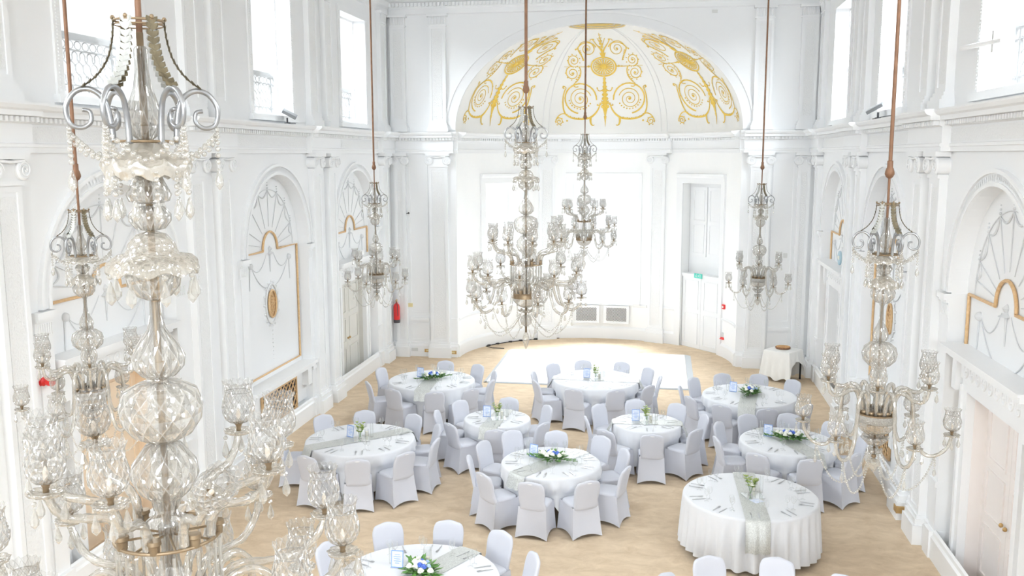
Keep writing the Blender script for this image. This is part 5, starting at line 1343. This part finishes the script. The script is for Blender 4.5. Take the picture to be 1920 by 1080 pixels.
def round_table(key, spec):
    (x, y), r, nm, ra, cdrop, cp_, tops = spec
    t = empty('round_table', (x, y, 0), 0, 'round folding table under the cloth of '+nm, 'table', 'round banquet tables')
    b = MB(); b.lathe([(.001, .735), (r-.02, .735), (r-.005, .745), (r-.005, .757), (r-.02, .762), (.001, .762)], 48); b.obj('tabletop', M['woodtop'], t)
    for k in range(4):
        a = rad(ra)+pi/4+k*pi/2; c_, s_ = cos(a), sin(a)
        b = MB(); b.tube([(.5*r*c_, .5*r*s_, .735), (.62*r*c_, .62*r*s_, .4), (.70*r*c_, .70*r*s_, .0)], .014, 8); b.obj('leg', M['blackmetal'], t)
    settings = []; seats = []
    for i, c in enumerate([c for c in CH if c[0] == key]):
        ox, oy = c[1], c[2]; a = math.atan2(y-oy, x-ox)
        lb = 'white covered chair nearest the camera at '+nm if i == 0 else 'white covered chair, %s clockwise from the nearest, at %s' % (ORD[i], nm)
        chair(ox, oy, a-pi/2+random.uniform(-.06, .06), lb, 'chairs at '+nm); settings.append(a+pi); seats.append((a+pi, math.hypot(x-ox, y-oy)-.227))
    c = link('tablecloth', cloth_mesh(r, cdrop, cdrop if key == 'h' else .06, {'a': 26, 'b': 24, 'i': 30}.get(key, 22), ord(key), seats), None, T(x, y, 0))
    tag(c, 'white floor-length cloth draped over '+nm if cdrop < .2 else 'white shorter cloth draped over '+nm, 'tablecloth', 'round white tablecloths')
    ends = []
    for e_ in (0, pi):
        blk = any(abs((rad(ra)+e_-q[0]+pi) % (2*pi)-pi) < .36/r for q in seats); ends.append(.20 if blk else .42)
    runner(x, y, r, ra, nm, ends, ord(key)*1.3)
    if not tops: settings = [2*pi*k/10+.3 for k in range(10)]
    if key == 'j': settings += [a for a in (4.3, 4.9, 5.6, 3.6)]
    for i, a in enumerate(settings):
        c_, s_ = cos(a), sin(a); q = r-.15; tx, ty = -s_, c_
        w = 'setting nearest the camera' if i == 0 else '%s setting clockwise from the nearest' % ORD[min(i, 9)]
        rot = a+pi/2
        for (nm2, me, off) in (('knife', KN, .055), ('fork', FK, -.045)):
            o = link(nm2, me, None, T(x+q*c_+tx*off, y+q*s_+ty*off, ZT+.004)@RZ(rot+random.uniform(-.12, .12)))
            tag(o, '%s, %s, on %s' % (nm2, w, nm), 'cutlery', 'cutlery on '+nm)
        for gi, (du, dv) in enumerate(((.10, .14), (.15, .08))):
            if r < .7 and gi: continue
            o = link('wine_glass', GB, None, T(x+(q-dv)*c_+tx*du, y+(q-dv)*s_+ty*du, ZT+.001)); link('glass_foot', GF, o)
            tag(o, '%s wine glass, %s, on %s' % ('outer' if gi == 0 else 'inner', w, nm), 'wine glass', 'wine glasses on '+nm)
    if cp_ == 'flowers':
        flowers(x+.02, y+.05, nm, ord(key)).scale = (1.2, 1.2, 1.25); candle_vase(x+.02, y+.36, nm); card_stand(x-.30, y+.20, rad(random.uniform(-25, 10)), nm); tall_vase(x-.40, y+.30, nm)
    else:
        sprig(x, y-.02, nm, ord(key)); tall_vase(x+.16, y+.12, nm); candle_vase(x+.06, y+.16, nm, .12, .036)
        if key != 'i': card_stand(x-.20, y+.06, rad(random.uniform(-25, 10)), nm)
        else:
            o = empty('table_card', (x+.05, y-.20, ZT), rad(35), 'pale blue card lying flat on the chairless front right table', 'card', 'table cards')
            b = MB(); b.box((-.075, -.10, 0), (.075, .10, .004)); b.obj('card_panel', M['card'], o)
for k_, v_ in TABLES.items(): round_table(k_, v_)
for (x, y), lb in zip([(1.83, 9.76), (2.34, 10.30), (3.12, 10.38), (3.80, 10.02)], ['leftmost', 'second from left', 'third from left', 'rightmost']):
    a = math.atan2(9.05-y, 2.78-x); chair(x+cos(a)*.3, y+sin(a)*.3, a-pi/2, 'white covered chair cut by the bottom right picture edge, %s of four' % lb, 'chairs at the bottom right edge')
# cake table
ct = empty('square_table', (4.72, 22.82, 0), rad(-35), 'small square table with black legs by the back right corner', 'table')
b = MB(); b.box((-.40, -.40, .70), (.40, .40, .735)); b.obj('tabletop', M['woodtop'], ct)
for sx in (-1, 1):
    for sy_ in (-1, 1):
        b = MB(); b.box((sx*.385-.02, sy_*.385-.02, 0), (sx*.385+.02, sy_*.385+.02, .70)); b.obj('leg', M['blackmetal'], ct)
b = MB(); n = 24
def sqc(i, hw): 
    t = 4*i/(4*n); k = int(t); f = t-k
    return [(hw, -hw+2*hw*f), (hw-2*hw*f, hw), (-hw, hw-2*hw*f), (-hw+2*hw*f, -hw)][k]
N_ = 4*n; vs = []
lv = [(.02, .748), (.38, .748), (.415, .745), (.425, .73)]
for hw, z in lv:
    for i in range(N_): vs.append((*sqc(i, hw), z))
L = 7
for k in range(1, L+1):
    f = k/L
    for i in range(N_):
        x, y = sqc(i, 1.0); t = 4*i/N_; side = int(t); fr = t-side
        # right-hand side hangs short, the others almost to the floor
        zb = (.07+.04*sin(i*.5)) if side != 0 else .07+.42*sin(pi*min(1, fr*1.0))**.5
        cor = max(0, 1-min(fr, 1-fr)*8)
        hw = .425+.05*f+.018*f*sin(i*1.0)+.05*f*cor
        vs.append((x*hw, y*hw, .73+(zb-.73)*f))
m = len(lv)+L
fs = [(r_*N_+i, r_*N_+(i+1) % N_, (r_+1)*N_+(i+1) % N_, (r_+1)*N_+i)[::-1] for r_ in range(m-1) for i in range(N_)]+[tuple(range(N_))]
b.add(vs, fs); cl = b.obj('tablecloth', mat('ivory_linen', (.84, .84, .82), .8, noise=(.87, .87, .85), nscale=5, spec=.2), smooth=True, angle=50)
cl.scale = (.80, .80, 1); ct.scale = (.80, .80, 1); cl.location = (4.72, 22.82, 0); cl.rotation_euler = (0, 0, rad(-35)); tag(cl, 'ivory cloth hanging unevenly over the small square table', 'tablecloth')
b = MB(); b.lathe([(.001, .055), (.165, .055), (.17, .05)], 32); ws = b.obj('log_slice', M['slice'], smooth=True, angle=30)
ws.location = (4.72, 22.90, .75); tag(ws, 'round varnished log slice with bark rim on the square table', 'cake stand')
b = MB(); b.lathe([(.001, .0), (.165, .0), (.178, .012), (.180, .04), (.17, .052)], 40, mod=lambda a, r, z, j: (r*(1+.015*sin(13*a)), z)); b.obj('bark_rim', M['bark'], ws, smooth=True)
b = MB()
for q in (.04, .08, .12): b.tube([(q*cos(2*pi*i/24), q*sin(2*pi*i/24), .0555) for i in range(24)], .0015, 4, closed=True)
b.obj('growth_rings', M['bark'], ws)
